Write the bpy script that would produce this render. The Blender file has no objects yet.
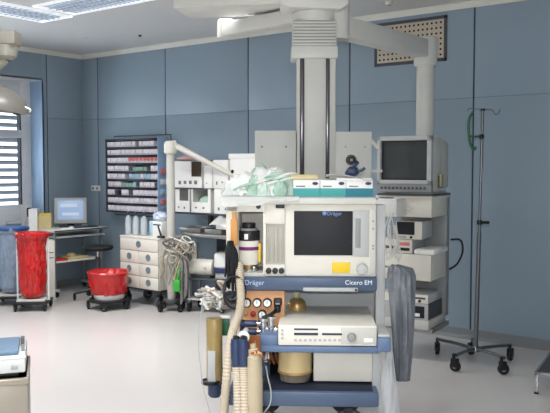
import bpy, bmesh, math, random
from mathutils import Vector, Matrix, noise
random.seed(7)
sc = bpy.context.scene
COL = sc.collection
R = math.radians
PI = math.pi

# ------------------------------------------------------------------ camera geometry (550 x 413)
CAMZ, FOC = 1.55, 750.0
YAW, PIT = R(37), R(3.05)
CD = Vector((-math.sin(YAW)*math.cos(PIT), math.cos(YAW)*math.cos(PIT), -math.sin(PIT)))
CR = Vector((math.cos(YAW), math.sin(YAW), 0))
CU = CR.cross(CD)
CAM = Vector((0, 0, CAMZ))
def ray(px, py): return CD + CR*((px-275)/FOC) + CU*((206.5-py)/FOC)
def W(px, py, D): return CAM + ray(px, py)*D
def FL(px, py, z=0.0):
    v = ray(px, py); return CAM + v*((z-CAMZ)/v.z)
def onY(px, py, Y):
    v = ray(px, py); return CAM + v*(Y/v.y)
def onX(px, py, X):
    v = ray(px, py); return CAM + v*(X/v.x)
class Fr:                                   # a thing's own frame: origin on the floor, turned about z
    def __init__(s, x, y, rz, z=0.0):
        s.o = Vector((x, y, z)); s.rz = rz
        s.M = Matrix.Translation(s.o) @ Matrix.Rotation(rz, 4, 'Z'); s.I = s.M.inverted()
    def P(s, px, py, yl):                   # local point seen at a pixel on the local plane y = yl
        c = s.I @ CAM; v = s.I.to_3x3() @ ray(px, py)
        return c + v*((yl-c.y)/v.y)
    def Z(s, px, py, zl):
        c = s.I @ CAM; v = s.I.to_3x3() @ ray(px, py)
        return c + v*((zl-c.z)/v.z)
    def loc(s, p): return s.I @ p

# ------------------------------------------------------------------ materials
def lin(c):
    def f(v):
        v /= 255.0
        return v/12.92 if v <= 0.04045 else ((v+0.055)/1.055)**2.4
    return (f(c[0]), f(c[1]), f(c[2]), 1.0)
MATS = {}
def mat(name, rgb, rough=0.5, metal=0.0, var=0.06, scale=8.0, bump=0.0, bscale=40.0, bdist=.01, coat=0.0, alpha=1.0, trans=0.0, emit=None, estr=0.0, ior=1.45):
    if name in MATS: return MATS[name]
    m = bpy.data.materials.new(name); m.use_nodes = True
    nt = m.node_tree; b = nt.nodes['Principled BSDF']
    tc = nt.nodes.new('ShaderNodeTexCoord')
    nz = nt.nodes.new('ShaderNodeTexNoise'); nz.inputs['Scale'].default_value = scale; nz.inputs['Detail'].default_value = 3
    nt.links.new(tc.outputs['Object'], nz.inputs['Vector'])
    mx = nt.nodes.new('ShaderNodeMix'); mx.data_type = 'RGBA'
    c = lin(rgb)
    mx.inputs[6].default_value = tuple(max(0, v*(1-var)) for v in c[:3])+(1,)
    mx.inputs[7].default_value = tuple(min(1, v*(1+var)) for v in c[:3])+(1,)
    nt.links.new(nz.outputs['Fac'], mx.inputs[0]); nt.links.new(mx.outputs[2], b.inputs['Base Color'])
    b.inputs['Roughness'].default_value = rough; b.inputs['Metallic'].default_value = metal
    b.inputs['Coat Weight'].default_value = coat; b.inputs['Alpha'].default_value = alpha
    b.inputs['Transmission Weight'].default_value = trans; b.inputs['IOR'].default_value = ior
    if emit:
        b.inputs['Emission Color'].default_value = lin(emit); b.inputs['Emission Strength'].default_value = estr
    if bump > 0:
        n2 = nt.nodes.new('ShaderNodeTexNoise'); n2.inputs['Scale'].default_value = bscale; n2.inputs['Detail'].default_value = 4
        nt.links.new(tc.outputs['Object'], n2.inputs['Vector'])
        bp = nt.nodes.new('ShaderNodeBump'); bp.inputs['Strength'].default_value = bump; bp.inputs['Distance'].default_value = bdist
        nt.links.new(n2.outputs['Fac'], bp.inputs['Height']); nt.links.new(bp.outputs['Normal'], b.inputs['Normal'])
    MATS[name] = m; return m
WALL = mat('blue wall panel', (141,158,170), 0.42, var=0.03, scale=1.2)
SEAM = mat('dark seam', (52,64,78), 0.7)
CEIL = mat('ceiling paint', (200,201,200), 0.5, var=0.015)
COVE = mat('cream cove', (214,212,202), 0.5)
FLOORM = mat('pale vinyl floor', (198,193,189), 0.3, var=0.035, scale=2.2, coat=0.15)
SKIRT = mat('grey vinyl skirting', (120,124,126), 0.45)
WINW = mat('window white', (222,224,226), 0.4)
CREAM = mat('cream enamel', (221,217,205), 0.38)
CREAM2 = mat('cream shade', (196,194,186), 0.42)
PEND = mat('pendant cream', (204,203,196), 0.42)
WHITE = mat('white plastic', (232,232,228), 0.35)
CARD = mat('white card', (236,234,230), 0.6)
CARDIN = mat('brown card inside', (164,146,124), 0.8)
GREYL = mat('light grey', (178,180,178), 0.45)
GREY = mat('mid grey', (140,142,142), 0.45)
GREYD = mat('dark grey', (74,76,80), 0.5)
BLACK = mat('black plastic', (20,21,24), 0.4)
RUBBER = mat('black rubber', (26,26,28), 0.7)
SCREEN = mat('dark screen', (20,22,27), 0.55)
CRTS = mat('grey crt glass', (96,100,101), 0.2)
BLUE = mat('blue enamel', (92,112,142), 0.4)
NAVY = mat('navy enamel', (72,88,112), 0.4)
CONN = mat('blue connector', (44,58,88), 0.35)
ORANGE = mat('orange wood panel', (214,158,112), 0.5, var=0.12, scale=14)
BRASS = mat('brass', (186,154,100), 0.35, 0.5)
COPPER = mat('copper pipes', (178,110,60), 0.35, 0.7)
CHROME = mat('chrome', (200,202,204), 0.18, 1.0)
STEEL = mat('brushed steel', (168,166,160), 0.35, 0.9)
ALU = mat('grey metal', (150,152,154), 0.4, 0.6)
TEAL = mat('teal print', (60,160,158), 0.5)
TEALD = mat('dark teal print', (22,118,134), 0.5)
NAVYP = mat('navy print', (38,48,92), 0.5)
YEL = mat('yellow label', (232,196,40), 0.5)
YPAD = mat('buff pad', (206,190,138), 0.7)
RED = mat('red plastic bag', (186,18,16), 0.25, var=0.15, scale=6, bump=.8, bscale=11, coat=0.5, bdist=.03)
REDK = mat('red knob', (150,24,30), 0.4)
REDF = mat('red folder', (206,52,44), 0.5)
BAGB = mat('pale blue bag', (142,158,178), 0.3, var=0.12, bump=0.4, bscale=12, alpha=0.9)
RIMB = mat('blue rim', (52,84,140), 0.4)
GRNW = mat('pale green wrap', (212,228,218), 0.25, var=0.14, scale=9, bump=0.6, bscale=30)
GRN2 = mat('green cloth', (176,206,188), 0.6, var=0.2, scale=20)
WRAPW = mat('white wrap', (240,242,238), 0.3, var=0.04, bump=0.08, bscale=30)
GREEN = mat('green plastic', (24,92,60), 0.4)
GREENL = mat('bright green plastic', (60,170,60), 0.4)
HOSE = mat('beige corrugated hose', (190,178,158), 0.5)
HOSEW = mat('white tube', (226,224,216), 0.4)
RUBT = mat('tan rubber bag', (178,165,138), 0.5, var=0.08)
TANC = mat('tan canister', (206,182,132), 0.3, var=0.12, scale=12, coat=0.3)
OLIVE = mat('yellow brown canister', (150,130,82), 0.3, var=0.4, scale=10, coat=0.3)
GLASSY = mat('smoky glass', (150,140,124), 0.1, alpha=0.6)
CLEARB = mat('clear bottle plastic', (216,222,228), 0.15, alpha=0.55)
CLEARG = mat('clear wrap plastic', (228,230,232), 0.2, alpha=0.62, bump=0.5, bscale=25)
GREYBAG = mat('grey foil bag', (158,163,170), 0.22, 0.5, var=0.25, scale=20, bump=0.6, bscale=26)
ORH = mat('orange hose', (206,150,84), 0.5)
PURP = mat('purple band', (112,40,110), 0.5)
PAPER = mat('white paper', (240,240,238), 0.7)
INK = mat('grey print', (120,122,128), 0.7)
PINK = mat('pink print', (206,120,120), 0.6)
TEALSH = mat('dark teal wall shade', (58,74,78), 0.45)
BROWNST = mat('warm steel', (138,131,119), 0.35, 0.5)
BLUET = mat('blue pad', (86,110,132), 0.5)
LTBLUE = mat('light blue lacquer', (150,178,206), 0.45)
CABT = mat('tan cable', (176,166,146), .5)
CABT2 = mat('grey tan cable', (142,134,122), .5)
SLOTM = mat('dark polished slot', (92,88,90), .25, .85)
LAMPC = mat('lamp cream', (122,119,109), .45)
THINT = mat('grey thin tube', (168,174,170), .4)
IVM = mat('dull chrome', (116,118,120), .3, .9)
HOLE = mat('grip recess', (112,132,138), 0.45)
LCDON = mat('lit screen', (30,34,44), 0.3, emit=(168,194,232), estr=0.75)
LCDBLK = mat('lit pale block', (30,34,44), 0.3, emit=(206,220,240), estr=0.8)
GLOWTX = mat('pale blue lit text', (20,24,40), 0.3, emit=(130,170,240), estr=0.7)
PANEW = mat('window glass', (255,255,255), 0.02, trans=1.0, ior=1.05, var=0)
SLAT = mat('grey blind slat', (120,128,136), 0.45)
FIXT = mat('white frame with added glow', (240,240,238), 0.4, emit=(235,240,248), estr=.45)  # own glow added to the frame in place of lamplight falling on it
LOUV = mat('bright louvre', (196,206,216), 0.3, 0.4)
DIFF = mat('lit diffuser', (180,190,205), 0.4, emit=(208,215,226), estr=0.6)
PKT = {'g': mat('pale packet', (226,219,226), 0.6), 'r': mat('red packet', (206,108,104), 0.6), 'b': mat('light blue packet', (166,196,216), 0.6),
       'n': mat('green packet', (136,176,160), 0.6), 'k': mat('dark packet', (58,62,72), 0.6)}

# ------------------------------------------------------------------ mesh builder
class MB:
    def __init__(s): s.bm = bmesh.new(); s.mats = []; s.T = Matrix.Identity(4)
    def _add(s, t, m):
        if m not in s.mats: s.mats.append(m)
        i = s.mats.index(m)
        for f in t.faces: f.material_index = i
        bmesh.ops.transform(t, matrix=s.T, verts=t.verts)
        me = bpy.data.meshes.new('t'); t.to_mesh(me); t.free(); s.bm.from_mesh(me); bpy.data.meshes.remove(me)
    def box(s, m, x0, x1, y0, y1, z0, z1, b=0.004, seg=2):
        x0, x1 = min(x0,x1), max(x0,x1); y0, y1 = min(y0,y1), max(y0,y1); z0, z1 = min(z0,z1), max(z0,z1)
        t = bmesh.new(); bmesh.ops.create_cube(t, size=1)
        for v in t.verts: v.co = Vector((x0+(v.co.x+.5)*(x1-x0), y0+(v.co.y+.5)*(y1-y0), z0+(v.co.z+.5)*(z1-z0)))
        b = min(b, .45*min(x1-x0, y1-y0, z1-z0))
        if b > 0: bmesh.ops.bevel(t, geom=list(t.edges), offset=b, segments=seg, affect='EDGES', profile=.5)
        s._add(t, m); return s
    def cyl(s, m, p0, p1, r0, r1=None, n=20, b=0.0):
        r1 = r0 if r1 is None else r1
        p0, p1 = Vector(p0), Vector(p1); ax = p1-p0; L = ax.length
        t = bmesh.new(); bmesh.ops.create_cone(t, cap_ends=True, segments=n, radius1=r0, radius2=r1, depth=L)
        if b > 0:
            ed = [e for e in t.edges if abs(e.verts[0].co.z-e.verts[1].co.z) < 1e-6]
            bmesh.ops.bevel(t, geom=ed, offset=b, segments=2, affect='EDGES', profile=.5)
        q = Vector((0,0,1)).rotation_difference(ax.normalized())
        bmesh.ops.transform(t, matrix=Matrix.Translation((p0+p1)/2) @ q.to_matrix().to_4x4(), verts=t.verts)
        s._add(t, m); return s
    def ball(s, m, c, rx, ry=None, rz=None, n=20, jit=0.0, js=4.0, seed=0.0, ico=0, squash=None):
        ry = rx if ry is None else ry; rz = rx if rz is None else rz
        t = bmesh.new()
        if ico: bmesh.ops.create_icosphere(t, subdivisions=ico, radius=1)
        else: bmesh.ops.create_uvsphere(t, u_segments=n, v_segments=max(8, n//2), radius=1)
        for v in t.verts:
            k = 1.0
            if jit:
                p = v.co*js + Vector((seed, seed*1.7, 3.1))
                k += jit*(noise.noise(p) + .5*noise.noise(p*2.3) + .6*abs(noise.noise(p*3.7)))
            v.co = Vector((v.co.x*rx*k, v.co.y*ry*k, v.co.z*rz*k))
            if squash is not None and v.co.z < squash: v.co.z = squash + (v.co.z-squash)*.05
            v.co += Vector(c)
        s._add(t, m); return s
    def tube(s, m, pts, r, n=8, steps=6, smooth=True, cap=True):
        pts = [Vector(p) for p in pts]
        if smooth and len(pts) > 2:
            q = []
            e = [pts[0]*2-pts[1]] + pts + [pts[-1]*2-pts[-2]]
            for i in range(1, len(e)-2):
                a, b, c, d = e[i-1], e[i], e[i+1], e[i+2]
                for k in range(steps):
                    u = k/steps
                    q.append(.5*((2*b) + (c-a)*u + (2*a-5*b+4*c-d)*u*u + (3*b-a-3*c+d)*u**3))
            q.append(pts[-1]); pts = q
        t = bmesh.new(); rings = []; N = len(pts)
        d0 = (pts[1]-pts[0]).normalized()
        nrm = d0.orthogonal().normalized()
        for i, p in enumerate(pts):
            d = ((pts[min(i+1,N-1)]-pts[max(i-1,0)])).normalized()
            nrm = (nrm - d*nrm.dot(d)); nrm = nrm.normalized() if nrm.length > 1e-6 else d.orthogonal().normalized()
            bi = d.cross(nrm)
            rr = r(i/(N-1), i) if callable(r) else r
            rings.append([t.verts.new(p + (nrm*math.cos(2*PI*k/n) + bi*math.sin(2*PI*k/n))*rr) for k in range(n)])
        for i in range(N-1):
            for k in range(n):
                t.faces.new((rings[i][k], rings[i][(k+1)%n], rings[i+1][(k+1)%n], rings[i+1][k]))
        if cap: t.faces.new(rings[0][::-1]); t.faces.new(rings[-1])
        s._add(t, m); return s
    def lathe(s, m, prof, c=(0,0,0), n=28, wob=0.0, ws=3.0, seed=0.0):
        t = bmesh.new(); rings = []
        if wob:                                        # more rings for crumpled bags
            q = []
            for (a, b), (a2, b2) in zip(prof[:-1], prof[1:]):
                k = max(1, int(math.hypot(a2-a, b2-b)/.012)); q += [(a+(a2-a)*i/k, b+(b2-b)*i/k) for i in range(k)]
            prof = q+[prof[-1]]
        for (r, z) in prof:
            ring = []
            for k in range(n):
                a = 2*PI*k/n; rr = r
                if wob: rr *= 1 + wob*(noise.noise(Vector((math.cos(a)*ws, math.sin(a)*ws, z*5+seed))) + .9*abs(noise.noise(Vector((math.cos(a)*ws*2.2+z*4, math.sin(a)*ws*2.2, z*8+seed)))) + .4*noise.noise(Vector((math.cos(a)*ws*5, math.sin(a)*ws*5+z*9, z*16+seed))))
                ring.append(t.verts.new((c[0]+rr*math.cos(a), c[1]+rr*math.sin(a), c[2]+z)))
            rings.append(ring)
        for i in range(len(rings)-1):
            for k in range(n):
                t.faces.new((rings[i][k], rings[i][(k+1)%n], rings[i+1][(k+1)%n], rings[i+1][k]))
        if prof[0][0] > 1e-4: t.faces.new(rings[0][::-1])
        if prof[-1][0] > 1e-4: t.faces.new(rings[-1])
        bmesh.ops.remove_doubles(t, verts=t.verts, dist=1e-6)
        s._add(t, m); return s
    def prism(s, m, poly, y0, y1, b=0.0, axis='y'):      # polygon in (x, z), pulled along y
        t = bmesh.new()
        f = {'y': lambda a,c,h:(a,h,c), 'z': lambda a,c,h:(a,c,h), 'x': lambda a,c,h:(h,a,c)}[axis]
        A = [t.verts.new(f(a,c,y0)) for a,c in poly]; B = [t.verts.new(f(a,c,y1)) for a,c in poly]
        n = len(poly)
        t.faces.new(A); t.faces.new(B[::-1])
        for i in range(n): t.faces.new((A[i], B[i], B[(i+1)%n], A[(i+1)%n]))
        bmesh.ops.recalc_face_normals(t, faces=t.faces)
        if b > 0: bmesh.ops.bevel(t, geom=list(t.edges), offset=b, segments=2, affect='EDGES', profile=.5)
        s._add(t, m); return s
    def sheet(s, m, f, nu=16, nv=16, th=0.003):          # f(u, v) -> point; given a real thickness
        t = bmesh.new()
        g = [[t.verts.new(f(i/nu, j/nv)) for j in range(nv+1)] for i in range(nu+1)]
        for i in range(nu):
            for j in range(nv): t.faces.new((g[i][j], g[i+1][j], g[i+1][j+1], g[i][j+1]))
        bmesh.ops.solidify(t, geom=list(t.faces), thickness=th)
        s._add(t, m); return s
    def done(s, name, parent=None, loc=None, rz=0.0, ang=35):
        me = bpy.data.meshes.new(name)
        bmesh.ops.recalc_face_normals(s.bm, faces=s.bm.faces)
        s.bm.to_mesh(me); s.bm.free()
        for m in s.mats: me.materials.append(m)
        me.shade_smooth(); me.set_sharp_from_angle(angle=R(ang))
        o = bpy.data.objects.new(name, me); COL.objects.link(o)
        if parent: o.parent = parent
        if loc is not None: o.location = loc
        o.rotation_euler.z = rz
        return o
def tag(o, label, cat, group=None, kind=None):
    o['label'] = label; o['category'] = cat
    if group: o['group'] = group
    if kind: o['kind'] = kind
    return o
def thing(name, label, cat, fr, group=None):
    o = bpy.data.objects.new(name, None); COL.objects.link(o)
    o.location = fr.o; o.rotation_euler.z = fr.rz; o.empty_display_size = .05
    return tag(o, label, cat, group)
def struct(o): o['kind'] = 'structure'; return o
def copy_tree(o, parent=None):
    c = o.copy(); COL.objects.link(c)
    if parent: c.parent = parent
    for ch in list(o.children): copy_tree(ch, c)
    return c
def lettering(txt, size, m, parent, loc, rot=(PI/2,0,0), name='lettering', ext=0.0006, align='LEFT'):
    cu = bpy.data.curves.new(name, 'FONT'); cu.body = txt; cu.size = size; cu.extrude = ext; cu.align_x = align
    cu.materials.append(m)
    tmp = bpy.data.objects.new('t', cu); COL.objects.link(tmp); bpy.context.view_layer.update()
    me = bpy.data.meshes.new_from_object(tmp.evaluated_get(bpy.context.evaluated_depsgraph_get()))
    bpy.data.objects.remove(tmp); bpy.data.curves.remove(cu); me.name = name
    if not me.materials: me.materials.append(m)
    o = bpy.data.objects.new(name, me); COL.objects.link(o)
    o.location = loc; o.rotation_euler = rot
    if parent: o.parent = parent
    return o
def rb(mb, m, fr, x0, y0, x1, y1, yl, dep, b=0.004):     # box whose front face fills a pixel rectangle on plane y = yl
    a = fr.P(x0, y0, yl); c = fr.P(x1, y1, yl)
    mb.box(m, a.x, c.x, yl, yl+dep, c.z, a.z, b); return mb
def caster(parent, x, y, r=.04, w=.025, name='caster', z=0, top=None, mw=RUBBER, mf=BLACK, a=0.0):
    f = MB(); top = 2*r+.03 if top is None else top
    f.T = Matrix.Translation((x,y,0)) @ Matrix.Rotation(a,4,'Z')
    f.box(mf, -.006-w/2, -w/2-.001, -.02, .03, r*.8, r*2+.012, .002)
    f.box(mf, .006+w/2, w/2+.001, -.02, .03, r*.8, r*2+.012, .002)
    f.box(mf, -.006-w/2, .006+w/2, -.02, .03, r*2+.004, r*2+.014, .002)
    f.cyl(mf, (0,.015,r*2+.01), (0,.015,top), .012)
    o = f.done(name, parent)
    g = MB(); g.T = f.T
    g.cyl(mw, (-w/2,0,r), (w/2,0,r), r, n=24, b=.004); g.cyl(GREY, (-w/2-.002,0,r), (w/2+.002,0,r), r*.45, n=16)
    g.done('wheel', o)
    return o

# ------------------------------------------------------------------ the room
XL, YB, HC = -7.99, 6.40, 3.0
XR, YF = 2.2, -2.6
m = MB(); m.box(FLOORM, XL-.4, XR+.1, YF-.1, YB+.1, -.1, 0, 0); struct(m.done('floor'))
m = MB(); m.box(CEIL, XL-.4, XR+.1, YF-.1, YB+.1, HC, HC+.1, 0); struct(m.done('ceiling'))
def panels(mb, fx, u0, u1, seams, zs):                   # wall panels with open dark joints
    us = [u0]+seams+[u1]; g = .016
    for a, b in zip(us[:-1], us[1:]):
        for c, d in zip(zs[:-1], zs[1:]): fx(mb, a+g/2, b-g/2, c+.0014, d-.0014)
sx = [-7.69, -6.46, -5.19, -3.90, -2.62, -1.33, -.05, 1.23]
m = MB()
panels(m, lambda b,u0,u1,z0,z1: b.box(WALL, u0, u1, YB, YB+.018, z0, z1, .002), XL-.03, XR, sx, [0.0, 2.16, HC])
m.box(SEAM, XL-.4, XR+.1, YB+.005, YB+.1, 0, HC, 0); struct(m.done('wall_back'))
m = MB()
NY0, NY1, NZ0, NZ1, ND = 3.2, 5.77, .70, 2.62, .28
def lw(b, u0, u1, z0, z1): b.box(WALL, XL-.018, XL, u0, u1, z0, z1, .002)
lw(m, NY1+.002, 5.84, 0, HC); panels(m, lw, 5.845, YB+.02, [], [0.0, 2.16, HC])
panels(m, lw, NY0, NY1+.012, [4.5], [NZ1, HC]); panels(m, lw, NY0, NY1+.012, [4.5], [0, NZ0])
panels(m, lw, YF, NY0, [-1.3, 0, 1.3], [0, 2.16, HC])
m.box(SEAM, XL-.10, XL-.005, NY1+.03, YB+.1, 0, HC, 0); m.box(SEAM, XL-.10, XL-.018, YF, NY0-.01, 0, HC, 0)
m.box(SEAM, XL-.10, XL-.018, NY0-.01, NY1+.02, NZ1+.03, HC, 0); m.box(SEAM, XL-.10, XL-.018, NY0-.01, NY1+.01, 0, NZ0-.01, 0)
m.box(LTBLUE, XL-ND-.1, XL, NY1, NY1+.025, NZ0, NZ1, .001); m.box(WINW, XL-ND-.1, XL, NY0-.025, NY0, NZ0, NZ1, .001)
m.box(WINW, XL-ND-.1, XL, NY0, NY1, NZ1, NZ1+.02, .001)
struct(m.done('wall_left'))
m = MB(); m.box(WALL, XR, XR+.1, YF, YB, 0, HC, 0); struct(m.done('wall_right'))
m = MB(); m.box(WALL, XL, XR, YF-.1, YF, 0, HC, 0); struct(m.done('wall_front'))
# cove at the ceiling, skirting at the floor
cp = [(0,0),(0,-.05),(-.012,-.05),(-.03,-.03),(-.05,-.012),(-.05,0)]
m = MB(); m.prism(COVE, [(YB+a, HC+c) for a,c in cp], XL, XR, 0, 'x'); struct(m.done('trim_1'))
m = MB(); m.prism(COVE, [(XL-a, HC+c) for a,c in cp], YF, YB, 0, 'y'); struct(m.done('trim_2'))
m = MB(); m.prism(SKIRT, [(YB,0),(YB,.085),(YB-.006,.085),(YB-.012,.03),(YB-.04,0)], XL, XR, 0, 'x'); struct(m.done('baseboard_back'))
m = MB(); m.prism(SKIRT, [(XL,0),(XL,.085),(XL+.006,.085),(XL+.012,.03),(XL+.04,0)], YF, YB, 0, 'y'); struct(m.done('baseboard_left'))
# window: frame at the back of the niche, an upper and a lower light, outside louvre blind
WX = XL-ND
def wy(px): return onX(px, 150, WX).y
def wz(py, px=12): return onX(px, py, WX).z
m = MB()
z_tp, z_t0, z_t1, z_bt = wz(113), wz(130), wz(138), wz(205)
yR = wy(20); yE = NY1
m.box(WINW, WX-.062, WX+.036, yR, yE+.004, NZ0+.002, NZ1+.004, .003)
m.box(WINW, WX-.06, WX+.03, NY0, yE, z_tp, NZ1, .003)
m.box(WINW, WX-.06, WX+.03, NY0, yE, z_t1, z_t0, .003)
m.box(WINW, WX-.06, WX+.03, NY0, yE, NZ0, z_bt, .003)
m.box(WINW, WX-.06, WX+.03, NY0+1.2, NY0+1.28, NZ0, NZ1, .003)
m.box(GREYD, WX-.03, WX+.032, yR-.02, yR, z_bt, z_t1, 0); m.box(GREYD, WX-.03, WX+.032, yR-.02, yR, z_t0, z_tp, 0)
wf = struct(m.done('window_1'))
m = MB(); m.box(PANEW, WX-.02, WX-.012, NY0, yR, z_bt-.01, z_tp+.01, 0); m.done('pane', wf)
m = MB(); m.box(WINW, WX+.03, XL+.03, NY0, NY1, NZ0-.03, NZ0, .004); m.done('window_sill', wf)
m = MB(); z = z_bt-.05
while z < z_tp+.1:
    m.prism(SLAT, [(WX-.13, z), (WX-.07, z+.042), (WX-.068, z+.036), (WX-.128, z-.008)], NY0, yE+.1, 0); z += .094
m.box(SLAT, WX-.16, WX-.06, yE+.06, yE+.10, NZ0, NZ1)
tag(m.done('louvre_blind'), 'grey slatted blind outside the bright window on the left wall', 'blind')

# ceiling light fixtures: a ring of recessed louvre lights
def fixture(x0, x1, y0, y1, label):
    fr = Fr((x0+x1)/2, (y0+y1)/2, 0, HC); t = thing('ceiling_light', label, 'ceiling light', fr, 'louvre lights set in the ceiling')
    hx, hy = (x1-x0)/2, (y1-y0)/2
    m = MB()
    for a in ((-hx,hx,-hy,-hy+.03),(-hx,hx,hy-.03,hy),(-hx,-hx+.03,-hy,hy),(hx-.03,hx,-hy,hy)): m.box(FIXT, a[0],a[1],a[2],a[3], -.018, 0, .002)
    m.done('frame', t)
    m = MB(); m.box(DIFF, -hx+.03, hx-.03, -hy+.03, hy-.03, -.004, -.001, 0); m.done('diffuser', t)
    m = MB(); lx = hx > hy
    L, S = (hx, hy) if lx else (hy, hx)
    k = -L+.09
    while k < L-.05:
        (m.box(LOUV, k, k+.006, -S+.03, S-.03, -.014, -.004, 0) if lx else m.box(LOUV, -S+.03, S-.03, k, k+.006, -.014, -.004, 0)); k += .06
    for j in (-.33, 0, .33): (m.box(LOUV, -L+.03, L-.03, j*S-.004, j*S+.004, -.016, -.004, 0) if lx else m.box(LOUV, j*S-.004, j*S+.004, -L+.03, L-.03, -.016, -.004, 0))
    m.done('louvre', t)
    return t
fixture(-5.86, -3.46, 4.15, 4.61, 'long louvre ceiling light running parallel to the back wall, upper left')
fixture(-6.42, -5.95, 2.2, 4.66, 'long louvre ceiling light running away from the corner, at the left edge')
def lamp(name, x, y, sx, sy, watt, col=(.99,.99,1), spread=150, z=HC-.03, rot=(0,0,0)):
    l = bpy.data.lights.new(name, 'AREA'); l.shape = 'RECTANGLE'; l.size = sx; l.size_y = sy; l.energy = watt; l.color = col; l.spread = R(spread)
    o = bpy.data.objects.new(name, l); COL.objects.link(o); o.location = (x,y,z); o.rotation_euler = rot; return o
lamp('ceiling_lamp', -4.66, 4.38, 2.3, .4, 48, spread=130)
lamp('ceiling_lamp', -6.18, 3.4, .4, 2.4, 42, spread=130)
lamp('ceiling_lamp', -4.6, .3, 2.4, .5, 85)
lamp('ceiling_lamp', -2.0, 1.2, .5, 2.4, 62, spread=115)
lamp('ceiling_lamp', -1.0, .2, 1.2, .5, 40, spread=110)

# ------------------------------------------------------------------ the back wall: vent, detector, socket strip
v0, v1 = onY(375, 23, YB), onY(447, 62, YB)
fr = Fr((v0.x+v1.x)/2, YB, 0, (v0.z+v1.z)/2); t = thing('wall_vent', 'beige perforated air vent in a dark frame high on the back wall', 'vent', fr)
hx, hz = (v1.x-v0.x)/2, .205
m = MB()
for a in ((-hx,hx,hz-.03,hz),(-hx,hx,-hz,-hz+.03),(-hx,-hx+.03,-hz,hz),(hx-.03,hx,-hz,hz)): m.box(GREYD, a[0],a[1],-.012,0,a[2],a[3], .003)
m.done('frame', t)
m = MB(); m.box(mat('vent plate', (196,184,164), .5), -hx+.03, hx-.03, -.008, 0, -hz+.03, hz-.03, .001)
m.done('plate', t)
m = MB(); nx, nz = 15, 7
for i in range(nx):
    for j in range(nz):
        x = (-hx+.06)+(2*hx-.12)*i/(nx-1); z = (-hz+.06)+(2*hz-.12)*j/(nz-1)
        m.cyl(BLACK, (x,-.0095,z), (x,-.004,z), .0105, n=10)
m.done('perforation', t)
p = CAM + ray(389, 2)*((HC-.03-CAMZ)/ray(389,2).z)
m = MB(); m.lathe(CREAM2, [(0,-.055),(.028,-.055),(.035,-.03),(.06,-.02),(.062,0)]); m.cyl(GREYD, (0,0,-.058), (0,0,-.054), .014)
tag(m.done('smoke_detector', loc=(p.x,p.y,HC)), 'small round detector on the ceiling above the wall vent', 'detector')
p = CAM + ray(82, 38)*((HC-CAMZ)/ray(82,38).z)
m = MB(); m.lathe(CEIL, [(0,-.012),(.07,-.012),(.085,-.004),(.085,0)])
tag(m.done('ceiling_rosette', loc=(p.x,p.y,HC)), 'flat pale round cover on the ceiling near the corner', 'ceiling cover')
p = CAM + ray(140, 35)*((HC-CAMZ)/ray(140,35).z)
m = MB(); m.lathe(GREYD, [(0,-.02),(.012,-.02),(.02,0)]); tag(m.done('sprinkler_head', loc=(p.x,p.y,HC)), 'tiny dark sprinkler spot on the ceiling near the back wall', 'sprinkler')
p = onX(88, 188, XL); q = onY(90, 188, YB)
fr = Fr(-7.72, YB, 0, q.z); t = thing('wall_socket', 'small white socket strip on the blue wall above the computer', 'socket', fr)
m = MB(); m.box(WHITE, -.09, .07, -.025, 0, -.035, .035, .004); m.done('plate', t)
m = MB()
for k in (-.05, .03): m.cyl(GREY, (k,-.028,0), (k,-.02,0), .02)
m.done('socket_face', t)

# ------------------------------------------------------------------ suture packet rack on the back wall
RY = 6.22
a = onY(106, 140, RY); c = onY(158, 212, RY)
RX0, RX1 = a.x, c.x; RZ0, RZ1 = 1.005, 1.885
fr = Fr(0, 0, 0); t = thing('packet_rack', 'dark open wall rack of nine rows filled with small packets', 'rack', fr)
m = MB(); m.box(GREYD, RX0-.01, RX1+.01, YB-.012, YB-.001, RZ0-.02, RZ1+.01); m.done('back_panel', t)
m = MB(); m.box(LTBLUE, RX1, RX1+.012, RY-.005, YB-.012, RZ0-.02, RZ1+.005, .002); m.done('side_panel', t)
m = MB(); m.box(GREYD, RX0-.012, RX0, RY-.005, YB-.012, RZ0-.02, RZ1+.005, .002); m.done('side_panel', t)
m = MB(); m.box(SEAM, RX0-.05, RX1+.05, YB-.006, YB, RZ0-.07, RZ1+.05, .001); m.box(WALL, RX0-.04, RX1+.04, YB-.008, YB, RZ0-.06, RZ1+.04, .001); m.done('outline_trim', t)
rows = 9; ph = (RZ1-RZ0)/rows
for r_ in range(rows+1):
    z = RZ0 + r_*ph
    m = MB(); m.box(BLACK, RX0, RX1, RY+(0 if r_ < rows else -.0), YB-.012, z-.016, z-.006 if r_ < rows else z, .001)
    m.box(BLACK, RX0, RX1, RY-.004, RY+.004, z-.016, z+.003 if r_<rows else z+.002, .001); m.done('shelf', t)
m = MB()
for k in range(4): m.box([PINK, PKT['b'], WHITE, PINK][k], RX1+.012, RX1+.03, RY+.03, RY+.12, 1.10+.12*k, 1.16+.12*k, .003)
m.done('side_label', t)
ORD = ['first','second','third','fourth','fifth','sixth','seventh','eighth','ninth','tenth','eleventh','twelfth','thirteenth','fourteenth']
ROWN = ['top','second','third','fourth','middle','sixth','seventh','eighth','bottom']
PAT = ['gggggggg gggg.', 'gggggggggggggg', 'ggggggrrrrrrrr', 'ggggggknnnnkgg', 'ggggg.bbbgbbgg', 'ggggnnnbkggggk', 'ggk.ggkggggggg', 'gggggggggggggg', 'gggggggggggggg']
CN = {'g':'pale grey','r':'red topped','b':'light blue','n':'pale green','k':'dark'}
np_ = 14; pw = (RX1-RX0-.01)/np_; proto = {}
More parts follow.
